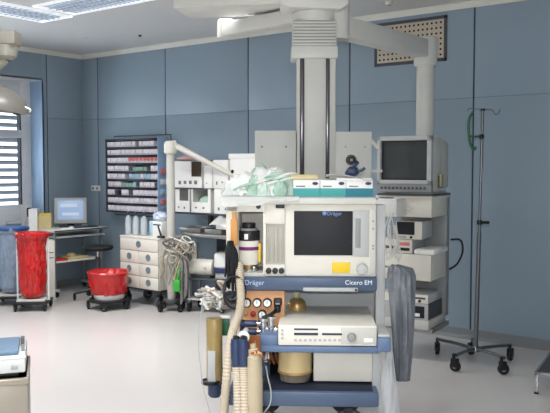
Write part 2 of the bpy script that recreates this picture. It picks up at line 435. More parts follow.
for r_ in range(rows):
    n = 0
    for k in range(np_):
        ch = PAT[r_][k]
        if ch in ' .': continue
        hh = ph*(.74 if ch in 'gb' else .74 if ch == 'r' else .6)
        if ch not in proto:
            m = MB(); m.box(PKT[ch if ch != 'r' else 'g'], 0, pw-.006, 0, .12, 0, hh, .003)
            if ch == 'r': m.box(PKT['r'], .001, pw-.007, -.002, .12, hh*.45, hh+.002, .002)
            m.box(INK if ch != 'k' else GREY, .012, pw-.02, -.001, .002, hh*.25, hh*.33, 0)
            o = m.done('suture_packet'); proto[ch] = o
        else:
            o = proto[ch].copy(); COL.objects.link(o)
        z = RZ0 + (rows-1-r_)*ph - .006
        o.location = (RX0+.006+k*pw, RY+.008+random.uniform(0,.012), z)
        tag(o, f"{CN[ch]} packet, {ORD[n]} from the left in the {ROWN[r_]} row of the wall rack", 'packet', 'packets in the wall rack'); n += 1

# ------------------------------------------------------------------ box shelves and worktop along the back wall
SY = 6.02
m0 = onY(170, 187, SY); m1 = onY(262, 187, SY)
SX0, SX1 = m0.x+.02, m1.x
ZU, ZL = 1.315, 1.045
fr = Fr(0,0,0); t = thing('supply_shelf', 'dark two-tier wall shelf holding white supply boxes', 'shelf', fr)
for z in (ZU, ZL):
    m = MB(); m.box(GREYD, SX0, SX1, SY+.01, YB, z-.022, z, .002); m.done('board', t)
for x in (SX0+.25, SX1-.35): m = MB(); m.box(GREYD, x, x+.04, YB-.05, YB, .88, 1.62, .003); m.done('upright', t)
def carton(px0, px1, py0, py1, z, label, win=None, side=None, fill=None, marks=3, dep=.30, group='supply boxes on the wall shelf', ypl=SY):
    a = onY(px0, py0, ypl); c = onY(px1, py1, ypl); w = c.x-a.x; h = a.z-z
    fr = Fr((a.x+c.x)/2, ypl, 0, z); t = thing('supply_box', label, 'box', fr, group)
    m = MB(); hw = w/2
    if win:                                            # front cut away above a low lip
        wx0, wx1, wz = -hw+w*win[0], -hw+w*win[1], h*win[2]
        m.box(CARD, -hw, hw, .0, dep, 0, .004, 0); m.box(CARD, -hw, hw, dep-.004, dep, 0, h, 0)
        m.box(CARD, -hw, -hw+.004, 0, dep, 0, h, 0); m.box(CARD, hw-.004, hw, 0, dep, 0, h, 0)
        m.box(CARD, -hw, wx0, 0, .004, 0, h, 0); m.box(CARD, wx1, hw, 0, .004, 0, h, 0); m.box(CARD, wx0, wx1, 0, .004, 0, wz, 0)
        m.box(CARD, -hw, wx0, 0, dep, h-.004, h, 0)
        m.box(CARDIN, -hw+.006, hw-.006, dep-.03, dep-.006, .006, h-.006, 0)
    else: m.box(CARD, -hw, hw, 0, dep, 0, h, .004)
    m.done('carton', t)
    m = MB(); rnd = random.Random(label)
    for k in range(marks):
        x = -hw + w*(.12+.76*(k+.2)/max(1,marks)); m.box(INK, x, x+w*.10, -.001, .001, h*rnd.uniform(.12,.2), h*rnd.uniform(.24,.3), 0)
    if side: m.box(INK, hw-.001, hw+.001, dep*.2, dep*.8, h*.15, h*.5, 0)
    if marks: m.done('print', t)
    else: m.bm.free()
    if fill:
        m = MB(); m.ball(fill, (0,dep*.45,h*.42), w*.4, dep*.35, h*.32, ico=3, jit=.12, js=3, seed=px0, squash=-h*.34+0); m.done('contents', t)
    return t
carton(174, 202, 161, 187, ZU, 'white supply box with a cut-out corner at left on the upper shelf', (.62,.98,.42), True, None, 4)
carton(204, 212, 166, 187, ZU, 'narrow grey-white box beside the cut-out box on the upper shelf', marks=1)
carton(213, 228, 160, 187, ZU, 'white box with a dark drawing in the middle of the upper shelf', marks=2)
carton(230, 258, 159, 187, ZU, 'wide white box at the right end of the upper shelf', marks=3)
carton(175, 190, 189, 213, ZL, 'white box with an open brown window at left on lower shelf', (.3,.9,.5), False, None, 2)
carton(191, 211, 189, 213, ZL, 'open white box filled with green packs on the lower shelf', (.1,.85,.45), True, GRN2, 2)
carton(214, 233, 189, 213, ZL, 'white box with small pink print on the lower shelf', marks=2)
# loose white pack on top of the cut-out box and long flat box on top of the right end
a = onY(226, 152, SY+.05); 
m = MB(); m.box(CARD, -.2, .2, 0, .26, 0, .055, .004)
z_top = onY(230, 159, SY).z
tag(m.done('flat_box', loc=(onY(243,156,SY+.02).x, SY+.02, z_top)), 'long flat white box lying on top of the right end box', 'box')
m = MB(); m.ball(mat('pink pack', (214,176,172), .5), (0,0,.03), .10, .09, .03, ico=3, jit=.25, js=2, squash=-.03)
tag(m.done('soft_pack', loc=(onY(184,160,SY+.1).x, SY+.14, onY(175,161,SY).z)), 'soft pinkish pack on top of the cut-out box', 'pack')

CZ, CY = .84, 5.80
cx0 = -5.62; cx1 = -4.0
fr = Fr(0,0,0); t = thing('steel_worktop', 'stainless steel worktop with metal legs below the supply shelves', 'worktop', fr)
m = MB(); m.box(STEEL, cx0, cx1, CY, YB-.03, CZ-.035, CZ, .004); m.box(STEEL, cx0, cx1, YB-.05, YB-.03, CZ, CZ+.05, .003); m.done('top', t)
for x in (cx0+.04, cx1-.06):
    for y in (CY+.04, YB-.1):
        m = MB(); m.box(ALU, x, x+.035, y, y+.035, 0, CZ-.035, .003); m.done('leg', t)
m = MB(); m.box(TEALSH, cx0+.08, cx1-.07, 6.27, YB-.085, .36, CZ-.036, .004); m.done('rear_panel', t)  # dark sheet standing in for the shaded wall under the worktop
def tray(px, py, w, d, label, yoff=.12):
    p = onY(px, py, CY+yoff); m = MB(); z = CZ
    m.box(ALU, -w/2, w/2, 0, d, 0, .006, .002)
    for q in ((-w/2,w/2,0,.006),(-w/2,w/2,d-.006,d),(-w/2,-w/2+.006,0,d),(w/2-.006,w/2,0,d)): m.box(STEEL, q[0],q[1],q[2],q[3],0,.05,.002)
    for k in range(7):
        x = -w/2+.03+k*(w-.06)/6; m.tube(CHROME, [(x,.03,.02),(x+.01,d*.5,.026),(x-.005,d-.04,.022)], .006, 6, 3)
    return tag(m.done('instrument_tray', loc=(p.x, CY+yoff, z)), label, 'tray')
tray(190, 234, .30, .24, 'shallow steel instrument tray at the left end of the worktop', .08)
tray(213, 235, .24, .24, 'shallow steel instrument tray nearer the white sheet on the worktop', .08)
p = onY(216, 222, CY+.03)
m = MB(); m.sheet(PAPER, lambda u,v: Vector((-.17+.34*u, .02+.30*v, .10*(1-u)*(.4+.6*v)+.06*v+.02*math.sin(5*u+3*v))), 12, 12, .004)
m.box(PAPER, -.10, .16, .05, .28, 0, .05, .01)
tag(m.done('white_drape', loc=(p.x+.05, CY+.03, CZ+.055)), 'crumpled white sheet draped over a tray on the worktop', 'sheet')

# ------------------------------------------------------------------ drawer cart with its bottles
P0 = FL(157.5, 308); CXR, CYF = P0.x+.05, P0.y-.03
ct = Fr(CXR, CYF, R(-2)); HT = .80
t = thing('drawer_cart', 'cream drawer cart with round grip recesses on grey wheels', 'cart', ct)
wL = ct.P(120.5, 260, 0).x; CDp = .42
zt = ct.P(160,238.5,0).z; zb = ct.P(160,291.5,0).z
m = MB(); m.box(CREAM, wL, 0, .012, CDp, zb, zt-.02, .006); m.done('body', t)
m = MB(); m.box(CREAM, wL-.008, .008, -.004, CDp+.006, zt-.022, zt, .006); m.done('top', t)
dh = (zt-.022-zb)/4
def drawer(x0, x1, z0, z1):
    m = MB(); m.box(CREAM, x0+.003, x1-.003, -.006, .014, z0+.003, z1-.003, .004); d = m.done('drawer', t)
    g = MB(); xc, zc = (x0+x1)/2, (z0+z1)/2+.006; prof = []
    g.T = Matrix.Translation((xc,-.007,zc)) @ Matrix.Rotation(PI/2,4,'X')
    g.lathe(HOLE, [(0,-.012+.004),(.026,-.004),(.030,.0035),(.037,.004),(.039,.0)], n=24); g.done('grip', d)
drawer(wL, 0, zb+3*dh, zb+4*dh)
for k in range(3):
    drawer(wL, wL/2, zb+k*dh, zb+(k+1)*dh); drawer(wL/2, 0, zb+k*dh, zb+(k+1)*dh)
for x in (wL+.05, -.04):
    for y in (.05, CDp-.06): caster(t, x, y, .062, .03, top=zb+.005, mw=GREYD)
m = MB(); m.box(GREYD, wL+.01, -.01, .02, CDp-.01, zb-.02, zb, .003); m.done('base_frame', t)
def bottle(px, label):
    fr = Fr(*ct.M.to_translation().xy, 0); q = onY(px, 225, ct.o.y+.16)
    fr = Fr(q.x, q.y, 0, zt); t = thing('bottle', label, 'bottle', fr, 'clear bottles on the drawer cart')
    m = MB(); m.lathe(CLEARB, [(0,0),(.036,0),(.040,.006),(.040,.15),(.034,.185),(.018,.21),(.016,.225),(0,.225)], n=20); m.done('body', t)
    m = MB(); m.cyl(CONN, (0,0,.22), (0,0,.262), .02, n=16, b=.003); m.done('cap', t)
    m = MB(); m.cyl(mat('white liquid', (226,232,238), .3), (0,0,.006), (0,0,.13), .034, n=18); m.done('contents', t)
bottle(128.5, 'leftmost of the three clear bottles with blue caps on drawer cart')
bottle(136, 'middle of the three clear bottles with blue caps on drawer cart')
bottle(144, 'rightmost of the three clear bottles with blue caps on drawer cart')
q = onY(156, 225, ct.o.y+.12)
fr = Fr(q.x, q.y, R(-4), zt); t = thing('dispenser_box', 'white and pale blue box on drawer cart beside the bottles', 'box', fr)
m = MB(); m.box(CARD, -.11, .09, 0, .16, 0, .17, .004); m.done('carton', t)
m = MB(); m.box(PKT['b'], -.111, -.06, -.001, .05, .005, .165, .001); m.box(NAVYP, -.05, .08, -.001, .002, .125, .14, 0); m.done('print', t)
m = MB(); m.ball(mat('crumpled blue white pack', (196,206,222), .35, var=.35, scale=30), (0,0,.05), .09, .075, .055, ico=3, jit=.35, js=2.4, seed=4, squash=-.04)
tag(m.done('crumpled_pack', loc=(q.x-.0, q.y+.08, zt+.167)), 'crumpled blue and white plastic pack on the dispenser box', 'pack')
q = ct.M @ Vector((-.02, .06, zt))
m = MB(); m.cyl(BLACK, (0,0,0), (0,0,.022), .045, .04, n=20, b=.004); m.cyl(BLACK, (0,0,.02), (-.04,-.0,.12), .012, .009, n=12); m.ball(BLACK, (-.04,0,.12), .012, n=12)
tag(m.done('clamp_lever', loc=q), 'black lever on a round foot at the cart corner', 'lever')

# ------------------------------------------------------------------ computer desk in the corner
DZ = .80
A = FL(54.5, 230.5, DZ)
dk = Fr(A.x, A.y, R(87)); LEN = None
B = dk.Z(105.5, 226.5, DZ); LEN = min(B.x, .86); DP = .50
t = thing('computer_desk', 'pale mobile computer desk with a low shelf by the corner', 'desk', dk)
m = MB(); m.box(CREAM, 0, LEN, 0, DP, DZ-.028, DZ, .006); m.box(GREYD, 0, LEN, -.004, .004, DZ-.022, DZ-.006, .001); m.done('tabletop', t)
m = MB(); m.box(GREYL, .05, LEN-.03, .0, .36, DZ-.10, DZ-.082, .004); m.done('keyboard_shelf', t)
m = MB(); m.box(CREAM, .04, LEN-.04, .05, DP-.03, .40, .42, .004); m.done('low_shelf', t)
for x in (.03, LEN-.05):
    for y in (.05, DP-.08):
        m = MB(); m.box(ALU, x, x+.025, y, y+.025, .09, DZ-.028, .003); m.done('leg', t)
    m = MB(); m.box(GREYL, x-.008, x+.033, .0, DP-.02, .065, .095, .006); m.done('foot', t)
    for y in (.03, DP-.08): caster(t, x+.012, y, .028, .02, top=.068)
# LCD display
mo = dk.P(70.5, 219, .30); mp = dk.M @ Vector((mo.x, .30, DZ)); mn = Fr(mp.x, mp.y, R(48), DZ)
t = thing('lcd_monitor', 'grey flat computer screen showing a pale blue page on the desk', 'monitor', mn)
m = MB(); m.box(BLACK, -.13, .13, -.09, .09, 0, .02, .006); m.box(BLACK, -.04, .04, 0.02, .05, .02, .14, .004); m.done('stand', t)
T = Matrix.Translation((0,-.01,.045)) @ Matrix.Rotation(R(-12),4,'X')
m = MB(); m.T = T; m.box(GREYL, -.195, .195, 0, .045, 0, .325, .008); m.done('bezel', t)
m = MB(); m.T = T; m.box(LCDON, -.155, .155, -.003, .002, .05, .29, .001); m.box(LCDBLK, -.125, .08, -.0036, 0, .205, .245, 0); m.box(LCDBLK, -.10, .10, -.0036, 0, .10, .135, 0); m.done('screen', t)
kp = dk.M @ Vector((LEN*.68, .14, DZ))
fr = Fr(kp.x, kp.y, R(84), DZ); t = thing('keyboard', 'dark blue keyboard pad on the desk before the screen', 'keyboard', fr)
m = MB(); m.box(NAVYP, -.17, .17, -.07, .07, 0, .014, .004); m.done('body', t)
m = MB()
for i in range(12):
    for j in range(4): m.box(GREYD, -.155+i*.026, -.133+i*.026, -.055+j*.029, -.031+j*.029, .013, .018, .001)
m.done('keys', t)
kp = dk.M @ Vector((LEN*.80, .25, DZ)); m = MB(); m.ball(WHITE, (0,0,.014), .03, .05, .022, squash=-.008)
tag(m.done('mouse', loc=(kp.x,kp.y,DZ-.004)), 'white mouse beside the dark keyboard on the desk', 'mouse')
kp = dk.M @ Vector((LEN*.30, .08, DZ)); m = MB(); m.box(PAPER, -.07, .07, -.05, .05, 0, .012, .002); m.ball(PAPER, (.05,.0,.014), .03, .02, .016, squash=-.01)
tag(m.done('note_pad', loc=(kp.x,kp.y,DZ), rz=R(60)), 'small white pad lying in front of the screen on the desk', 'pad')
# file box and white binder at the desk's left
def deskpt(px, yl): p = dk.P(px, 226, yl); return p.x
kl = dk.P(45.5, 222, .36)
fr = Fr(*(dk.M @ Vector((kl.x, .36, DZ))).xy, R(46), DZ); t = thing('file_box', 'buff file box with a yellow top beside the screen', 'file box', fr)
m = MB(); m.box(YPAD, -.075, .075, -.06, .06, 0, .165, .004); m.done('body', t)
m = MB(); m.box(YEL, -.07, .07, -.055, .055, .165, .185, .004); m.done('divider_cards', t)
kp2 = W(34.5, 226, 9.1)
fr = Fr(kp2.x, kp2.y, R(46)); t = thing('side_cabinet', 'narrow white cabinet standing left of the file box', 'cabinet', fr)
m = MB(); m.box(WHITE, -.05, .05, -.12, .12, 0.02, 1.04, .006); m.done('body', t)
m = MB(); m.box(GREYD, -.045, .045, -.11, .11, 0, .02, .001); m.done('plinth', t)
kp = dk.M @ Vector((-.03, -.08, 0)); cpu = W(51, 250, 8.35)
# items on the low shelf
fp = dk.M @ Vector((.13, .17, .42)); m = MB(); m.box(REDF, -.11, .11, -.09, .12, 0, .022, .003)
tag(m.done('red_folder', loc=fp, rz=R(80)), 'red folder lying on the low shelf of the computer desk', 'folder')
fp = dk.M @ Vector((.42, .2, .42)); m = MB(); m.box(YPAD, -.12, .12, -.1, .1, 0, .03, .004); m.ball(YPAD, (-.05,0,.04), .06, .06, .03, ico=2, jit=.2)
tag(m.done('paper_stack', loc=fp, rz=R(84)), 'buff stack of papers on the low desk shelf beside red folder', 'papers')
# grey-white computer case between the red bag stand and the desk
cq = FL(50, 290); fr = Fr(cq.x-.0, cq.y-.05, R(48)); 
cz = W(50, 233, (cq.xy.length)*.985).z
t = thing('computer_case', 'beige upright computer case behind the red bag stand', 'computer case', Fr(FL(50,300).x, FL(50,300).y, R(60)))
m = MB(); m.box(CREAM, -.05, .05, -.11, .11, .03, .70, .006); m.done('body', t)
m = MB(); m.box(GREYL, -.06, .06, -.12, .12, 0.0, .03, .004); m.done('foot', t)
m = MB(); m.box(GREYD, -.035, .035, -.112, -.108, .56, .57, 0); m.box(GREYD, -.035, .035, -.112, -.108, .5, .51, 0); m.done('drive_slot', t)

# ------------------------------------------------------------------ stool, kick bucket, bag stands
fr = Fr(-6.89, 5.71, R(20)); t = thing('stool', 'black round swivel stool in front of the computer desk', 'stool', fr)
m = MB(); m.lathe(RUBBER, [(0,.575),(.13,.575),(.165,.585),(.178,.605),(.17,.625),(.13,.632),(0,.632)], n=32); m.done('seat', t)
m = MB(); m.cyl(CHROME, (0,0,.12), (0,0,.575), .022, n=16); m.cyl(GREYD, (0,0,.3), (0,0,.5), .03, n=16); m.done('post', t)
for k in range(5):
    a = 2*PI*k/5; m = MB(); m.tube(BLACK, [(.02*math.cos(a),.02*math.sin(a),.13),(.15*math.cos(a),.15*math.sin(a),.11),(.27*math.cos(a),.27*math.sin(a),.085)], .018, 8, 3); lg = m.done('leg', t)
    caster(lg, .27*math.cos(a), .27*math.sin(a), .03, .02, top=.09, a=a)

def bag_mesh(prof, wob, seed, mt=RED): m = MB(); m.lathe(mt, prof, n=56, wob=wob, ws=2.6, seed=seed); return m
q = FL(107, 309); fr = Fr(q.x-.03, q.y+.06, 0); t = thing('kick_bucket', 'low wheeled bucket lined with a red bag before the cart', 'waste bucket', fr)
m = MB(); m.lathe(WHITE, [(0,.10),(.15,.10),(.165,.12),(.17,.20),(.16,.20),(.15,.13),(0,.12)], n=36); m.done('bucket', t)
m = MB()
m.lathe(RUBBER, [(.19,.075),(.215,.08),(.22,.095),(.215,.11),(.19,.112),(.18,.095)], n=36)
for k in range(5):
    a = 2*PI*k/5+.3; m.cyl(BLACK, (.05*math.cos(a),.05*math.sin(a),.092), (.22*math.cos(a),.22*math.sin(a),.092), .014, n=10)
m.cyl(BLACK, (0,0,.08),(0,0,.1),.08)
m.done('bumper', t)
for k in range(5):
    a = 2*PI*k/5+.3; caster(t, .225*math.cos(a), .225*math.sin(a), .038, .025, top=.10, a=a)
m = bag_mesh([(.160,.155),(.18,.17),(.195,.24),(.205,.33),(.215,.385),(.224,.395),(.215,.41),(.195,.405),(.16,.36),(.12,.30),(.05,.26),(0,.25)], .10, 3); m.done('bag', t)

def bag_stand(x, y, rz, label, mt, rim, seed, ht=.83, collapse=1.0):
    fr = Fr(x, y, rz); t = thing('bag_stand', label, 'waste bag stand', fr, 'waste bag stands by the window')
    m = MB()
    for sx in (-.165,.165): m.tube(WINW, [(sx,.02,.10),(sx,.02,ht-.03)], .011, 8, 2, False)
    m.tube(WINW, [(-.165,.02,.10),(.165,.02,.10)], .011, 8, 2, False)
    m.done('frame', t)
    m = MB(); m.box(BLACK, -.18, .18, -.16, .18, .075, .10, .008); m.done('base', t)
    for sx in (-.155,.155):
        for sy in (-.13,.15): caster(t, sx, sy, .032, .022, top=.078)
    m = MB(); m.box(CREAM2, -.15,.15,-.12,.14,.10,.125,.006); m.done('tray', t)
    m = MB()
    m.lathe(mt, [(.05,.13),(.10,.145),(.122,.20),(.130,.34),(.136,.50),(.142,.64),(.148,ht-.06),(.160,ht-.05),(.170,ht-.03),(.172,ht),(.160,ht+.010),(.145,ht),(.12,ht-.06),(.07,ht-.12),(0,ht-.14)], n=80, wob=.13, ws=2.4, seed=seed)
    m.done('bag', t)
    if rim:
        m = MB(); m.lathe(rim, [(.165,ht-.028),(.185,ht-.02),(.192,ht),(.18,ht+.014),(.16,ht+.016)], n=40); m.done('rim', t)
    return t
q = FL(32, 312); bag_stand(q.x-.12, q.y+.10, R(42), 'tall stand holding a long glossy red bag by the desk', RED, None, 9)
q = FL(8, 306); bag_stand(q.x-.08, q.y+.12, R(42), 'tall stand with a pale blue bag and blue rim at the left edge', BAGB, RIMB, 21, .86)

fr = Fr(XL-.13, onX(14,228,XL-.13).y, R(62), NZ0)
t = thing('sill_box', 'blue-grey box standing on the window sill', 'box', fr)
m = MB(); m.box(BLUET, -.08, .08, -.07, .07, 0, .15, .005); m.done('body', t)
m = MB(); m.box(GREYL, -.083, .083, -.073, .073, .15, .17, .004); m.done('lid', t)
m = MB(); m.ball(YPAD, (0,0,.055), .07, .06, .06, ico=3, jit=.25, js=2, squash=-.055)
q = onX(3,222,XL-.12); tag(m.done('cream_bundle', loc=(XL-.12, q.y, NZ0-.0)), 'cream bundle lying on the window sill beside the blue-grey box', 'bundle')
q = onX(28, 212, WX+.04); fr = Fr(WX+.04, q.y, R(90), q.z)
t = thing('wall_dispenser', 'small black dispenser on a white back plate beside the window', 'dispenser', fr)
m = MB(); m.box(WHITE, -.05, .05, -.012, .003, -.12, .09, .004); m.done('back_plate', t)
m = MB(); m.box(BLACK, -.028, .03, -.06, -.012, -.06, .055, .008); m.done('body', t)
# ------------------------------------------------------------------ surgical lamp at the left edge
LD = 3.2
j = W(8, 40, LD); dome = W(-12, 106, LD)
fr = Fr(j.x, j.y, YAW); t = thing('surgical_lamp', 'grey surgical lamp dome hanging from a jointed arm, top left', 'surgical lamp', fr)
m = MB(); jz = j.z
m.box(LAMPC, -.16, .045, -.05, .05, jz-.025, jz+.035, .012); m.done('arm', t)
m = MB(); m.lathe(LAMPC, [(0,-.085),(.03,-.083),(.045,-.07),(.05,-.035),(.05,-.024),(0,-.024)], c=(-.01,0,jz), n=24); m.done('joint_cup', t)
m = MB(); m.cyl(CREAM2, (-.13,0,jz+.03), (-.13,0,HC), .03); m.done('ceiling_post', t)
dl = fr.loc(dome)
m = MB()
m.T = Matrix.Translation((dl.x,0,dl.z-.01)) @ Matrix.Rotation(R(8),4,'Y')
m.lathe(mat('lamp grey', (92,90,84), .3), [(0,.105),(.05,.101),(.10,.084),(.14,.056),(.165,.018),(.168,0),(.16,-.004),(.15,.005),(.1,.03),(0,.04)], n=44); m.done('dome', t)
m = MB(); m.tube(LAMPC, [(dl.x-.01,0,dl.z+.09),(dl.x+.0,0,jz-.15),(-.01,0,jz-.08)], .02, 10, 5); m.done('stem', t)
hp = fr.P(20.5, 112, 0)
m = MB(); m.cyl(BLACK, (hp.x-.03,0,hp.z-.0), (hp.x,0,hp.z), .012); m.ball(BLACK, (hp.x-.012,0,hp.z), .016); m.done('knob', t)
m = MB(); m.tube(WHITE, [(hp.x+.0,0,hp.z+.01),(hp.x+.016,-.02,hp.z+.022),(hp.x+.042,0,hp.z+.010),(hp.x+.024,.02,hp.z+.0),(hp.x+.0,0,hp.z+.006)], .004, 8, 6); m.done('handle', t)

# ------------------------------------------------------------------ ceiling pendants
PDD = 5.12
hub = W(315, 60, PDD); pf = Fr(hub.x, hub.y, YAW)
t = thing('ceiling_pendant', 'cream ceiling supply column with two black slots and side boxes', 'ceiling pendant', pf)
def pz(py): return pf.P(315, py, 0).z
def pw_(px): return pf.P(px, 100, 0).x
m = MB(); m.box(PEND, pw_(296.5), pw_(335), -.07, .12, pz(182), pz(57), .012); m.done('column', t)
for a, b in ((299.5,304), (325,329)):
    m = MB(); m.box(GREYD, pw_(a), pw_(b), -.074, -.06, pz(178), pz(60), .001)
    m.box(SLOTM, pw_(a+.7), pw_(b-.7), -.0765, -.07, pz(178), pz(60), .0015); m.done('slot', t)
m = MB(); m.box(PEND, pw_(291), pw_(336.5), -.10, .15, pz(60), pz(48), .006); m.done('collar', t)
m = MB(); z0, z1 = pz(48), pz(23); n = 8
for k in range(n):
    za = z0+(z1-z0)*k/n; zb_ = z0+(z1-z0)*(k+1)/n
    m.box(CREAM2 if k > 1 else PEND, pw_(292), pw_(335.5), -.095, .145, za+.002, zb_-.004, .006); m.box(GREY, pw_(293), pw_(334.5), -.09, .14, za, zb_, 0)
m.done('bellows', t)
m = MB()
m.lathe(PEND, [(0,pz(23)),(.14,pz(23)),(.15,pz(21)),(.15,pz(13)),(.0,pz(13))], c=(0,.03,0), n=36)
m.prism(PEND, [(pw_(280),pz(9)),(pw_(290),pz(12)),(pw_(338),pz(14)),(pw_(346),pz(9)),(pw_(346),HC-.005),(pw_(280),HC-.005)], -.16, .24, .008); m.done('hub', t)
def sidebox(x0, x1, y1_):
    m = MB(); m.box(PEND, pw_(x0), pw_(x1), -.06, .16, pz(186), pz(y1_), .006); o = m.done('service_box', t); return o
o = sidebox(255, 296, 131); m = MB()
for px in (262, 286): m.cyl(GREY, (pw_(px),-.063,pz(147)), (pw_(px),-.05,pz(147)), .008, n=12)
m.done('screw', o)
o = sidebox(332, 371, 132); m = MB(); c = pf.P(351, 160, -.06)
m.cyl(GREYD, (c.x,-.085,c.z),(c.x,-.055,c.z),.036,n=28,b=.004); m.cyl(BLACK, (c.x,-.095,c.z),(c.x,-.06,c.z),.024,n=24,b=.004); m.cyl(GREY,(c.x,-.099,c.z),(c.x,-.08,c.z),.010,n=16); m.done('dial', o)
m = MB()
for px in (345, 364): m.cyl(GREY, (pw_(px),-.063,pz(147)), (pw_(px),-.05,pz(147)), .006, n=12)
m.done('screw', o)
m = MB(); a = pf.P(373,141,-.02); b = pf.P(378,148,-.02); m.cyl(CREAM, (a.x-.02,-.02,a.z+.01),(b.x,-.02,b.z),.012); m.done('lever', o); m = MB(); m.cyl(CREAM,(pw_(372),0,pz(171)),(pw_(383),0,pz(171)),.009); m.done('lever', o)
# the boom arms reach along the back wall; built in world axes under the pendant's empty
Minv = pf.I
def world_part(m, name, par): 
    bmesh.ops.transform(m.bm, matrix=Minv, verts=m.bm.verts); return m.done(name, par)
aL = onY(226, 32, 4.62); aR = hub.copy()
d_ = Vector((aR.x-aL.x, hub.y-aL.y, 0)); 
L0 = W(226, 31, 5.75); L1 = Vector((hub.x, hub.y, 0)); zA = L0.z
m = MB(); vv = Vector((L1.x-L0.x, L1.y-L0.y, 0)); ln = vv.length
m.T = Matrix.Translation((L0.x,L0.y,zA)) @ Matrix.Rotation(math.atan2(vv.y,vv.x),4,'Z')
m.box(PEND, 0, ln-.1, -.06, .06, -.045, .055, .012); world_part(m, 'boom_arm', t)
m = MB(); m.lathe(PEND, [(0,-.06),(.055,-.06),(.065,-.05),(.065,.075),(.055,.085),(0,.085)], c=(L0.x,L0.y,zA), n=28); world_part(m, 'boom_joint', t)
S0 = W(174, 9, 5.3); zS = S0.z
m = MB(); vv = Vector((L1.x-S0.x, L1.y-S0.y, 0)); ln = vv.length
m.T = Matrix.Translation((S0.x,S0.y,0)) @ Matrix.Rotation(math.atan2(vv.y,vv.x),4,'Z')
m.box(PEND, 0, ln-.1, -.02, .36, zS, HC-.005, .012); world_part(m, 'ceiling_beam', t)

# second pendant: arm, tube and the video cart shelves
CTD = 6.0
cf = Fr(W(405,260,CTD).x, W(405,260,CTD).y, R(6))
t2 = thing('equipment_pendant', 'ceiling hung equipment carrier with white drawers and shelves beside IV stand', 'equipment carrier', cf)
def cz(py, yl=0, px=405): return cf.P(px, py, yl).z
def cx(px, yl=0): return cf.P(px, 220, yl).x
tb = cf.P(425, 100, .30); 
m = MB(); m.cyl(PEND, (tb.x,.30,cz(200,.3,425)), (tb.x,.30,cf.P(425,58,.30).z), .072, n=32); m.done('tube', t2)
ztop = cf.P(425,58,.30).z; zarm = cf.P(425,48,.30).z
m = MB(); m.lathe(PEND, [(0,ztop-.07),(.085,ztop-.07),(.095,ztop-.06),(.095,ztop),(.0,ztop)], c=(tb.x,.30,0), n=32)
m.lathe(PEND, [(0,ztop),(.10,ztop),(.10,zarm+.07),(.09,zarm+.085),(0,zarm+.085)], c=(tb.x,.30,0), n=32); m.done('joint', t2)
hl = cf.loc(Vector((hub.x+.10, hub.y+.12, 0)))
m = MB(); A0 = Vector((hl.x, hl.y, 0)); B0 = Vector((tb.x,.30,0)); vv = B0-A0
m.T = Matrix.Translation((A0.x,A0.y,zarm)) @ Matrix.Rotation(math.atan2(vv.y,vv.x),4,'Z')
m.box(PEND, 0.0, vv.length, -.065, .065, -.085, .06, .014); m.done('arm', t2)
m = MB(); m.cyl(PEND, (hl.x,hl.y,zarm-.10), (hl.x,hl.y,HC-.01), .085, n=28); m.done('ceiling_post', t2)
CW = .31; XA, XB = cx(376.5), cx(431)
m = MB(); m.box(GREY, cx(428,.36), cx(428,.36)+.16, .36, .44, cz(312,.36), cz(192,.36), .008); m.box(GREY, XA+.05, cx(428,.36)+.02, .40, .44, cz(318,.36), cz(192,.36), .006); m.done('back_panel', t2)
zdt, zdb = cz(196), cz(217)
m = MB(); m.box(CREAM, XA, XB, .01, .42, zdb, zdt, .008); m.box(CREAM, XA-.01, XB+.01, -.004, .43, zdt-.02, zdt+.002, .006); o = m.done('top_drawer', t2)
m = MB(); a = cf.P(398,208.5,-.03); b = cf.P(411,208.5,-.03); m.tube(WHITE, [(a.x,.01,a.z),(a.x,-.02,a.z),(b.x,-.02,b.z),(b.x,.01,b.z)], .006, 8, 2, False); m.done('handle', o)
zmt, zmb = cz(254), cz(280)
m = MB(); m.box(CREAM, XA, XB, .01, .42, zmb, zmt, .008); o = m.done('middle_drawer', t2)
m = MB(); a = cf.P(388,268,-.03); b = cf.P(402,268,-.03); m.tube(WHITE, [(a.x,.01,a.z),(a.x,-.02,a.z),(b.x,-.02,b.z),(b.x,.01,b.z)], .006, 8, 2, False); m.done('handle', o)
zsb = cz(328); zst = cz(319)
m = MB(); m.box(CREAM2, XA, XB-.01, .0, .42, zsb, zst, .006); m.done('bottom_shelf', t2)
m = MB(); m.box(STEEL, XB-.005, XB+.02, .0, .42, zsb-.02, zsb+.012, .003); m.done('rail', t2)
m = MB(); m.box(CREAM2, XA+.02, XB-.05, .05, .4, cz(257), zmt+.0, .003); m.done('tray_insert', t2)
m = MB(); m.tube(RUBBER, [(XB+.04,.38,cz(237,.38)),(XB+.13,.35,cz(237,.38)),(XB+.15,.34,cz(248,.38)),(XB+.10,.36,cz(260,.38)),(XB+.03,.38,cz(266,.38))], .008, 8, 6)
tag(m.done('black_cable', loc=cf.o, rz=cf.rz), 'black cable looping out beside the equipment carrier', 'cable')
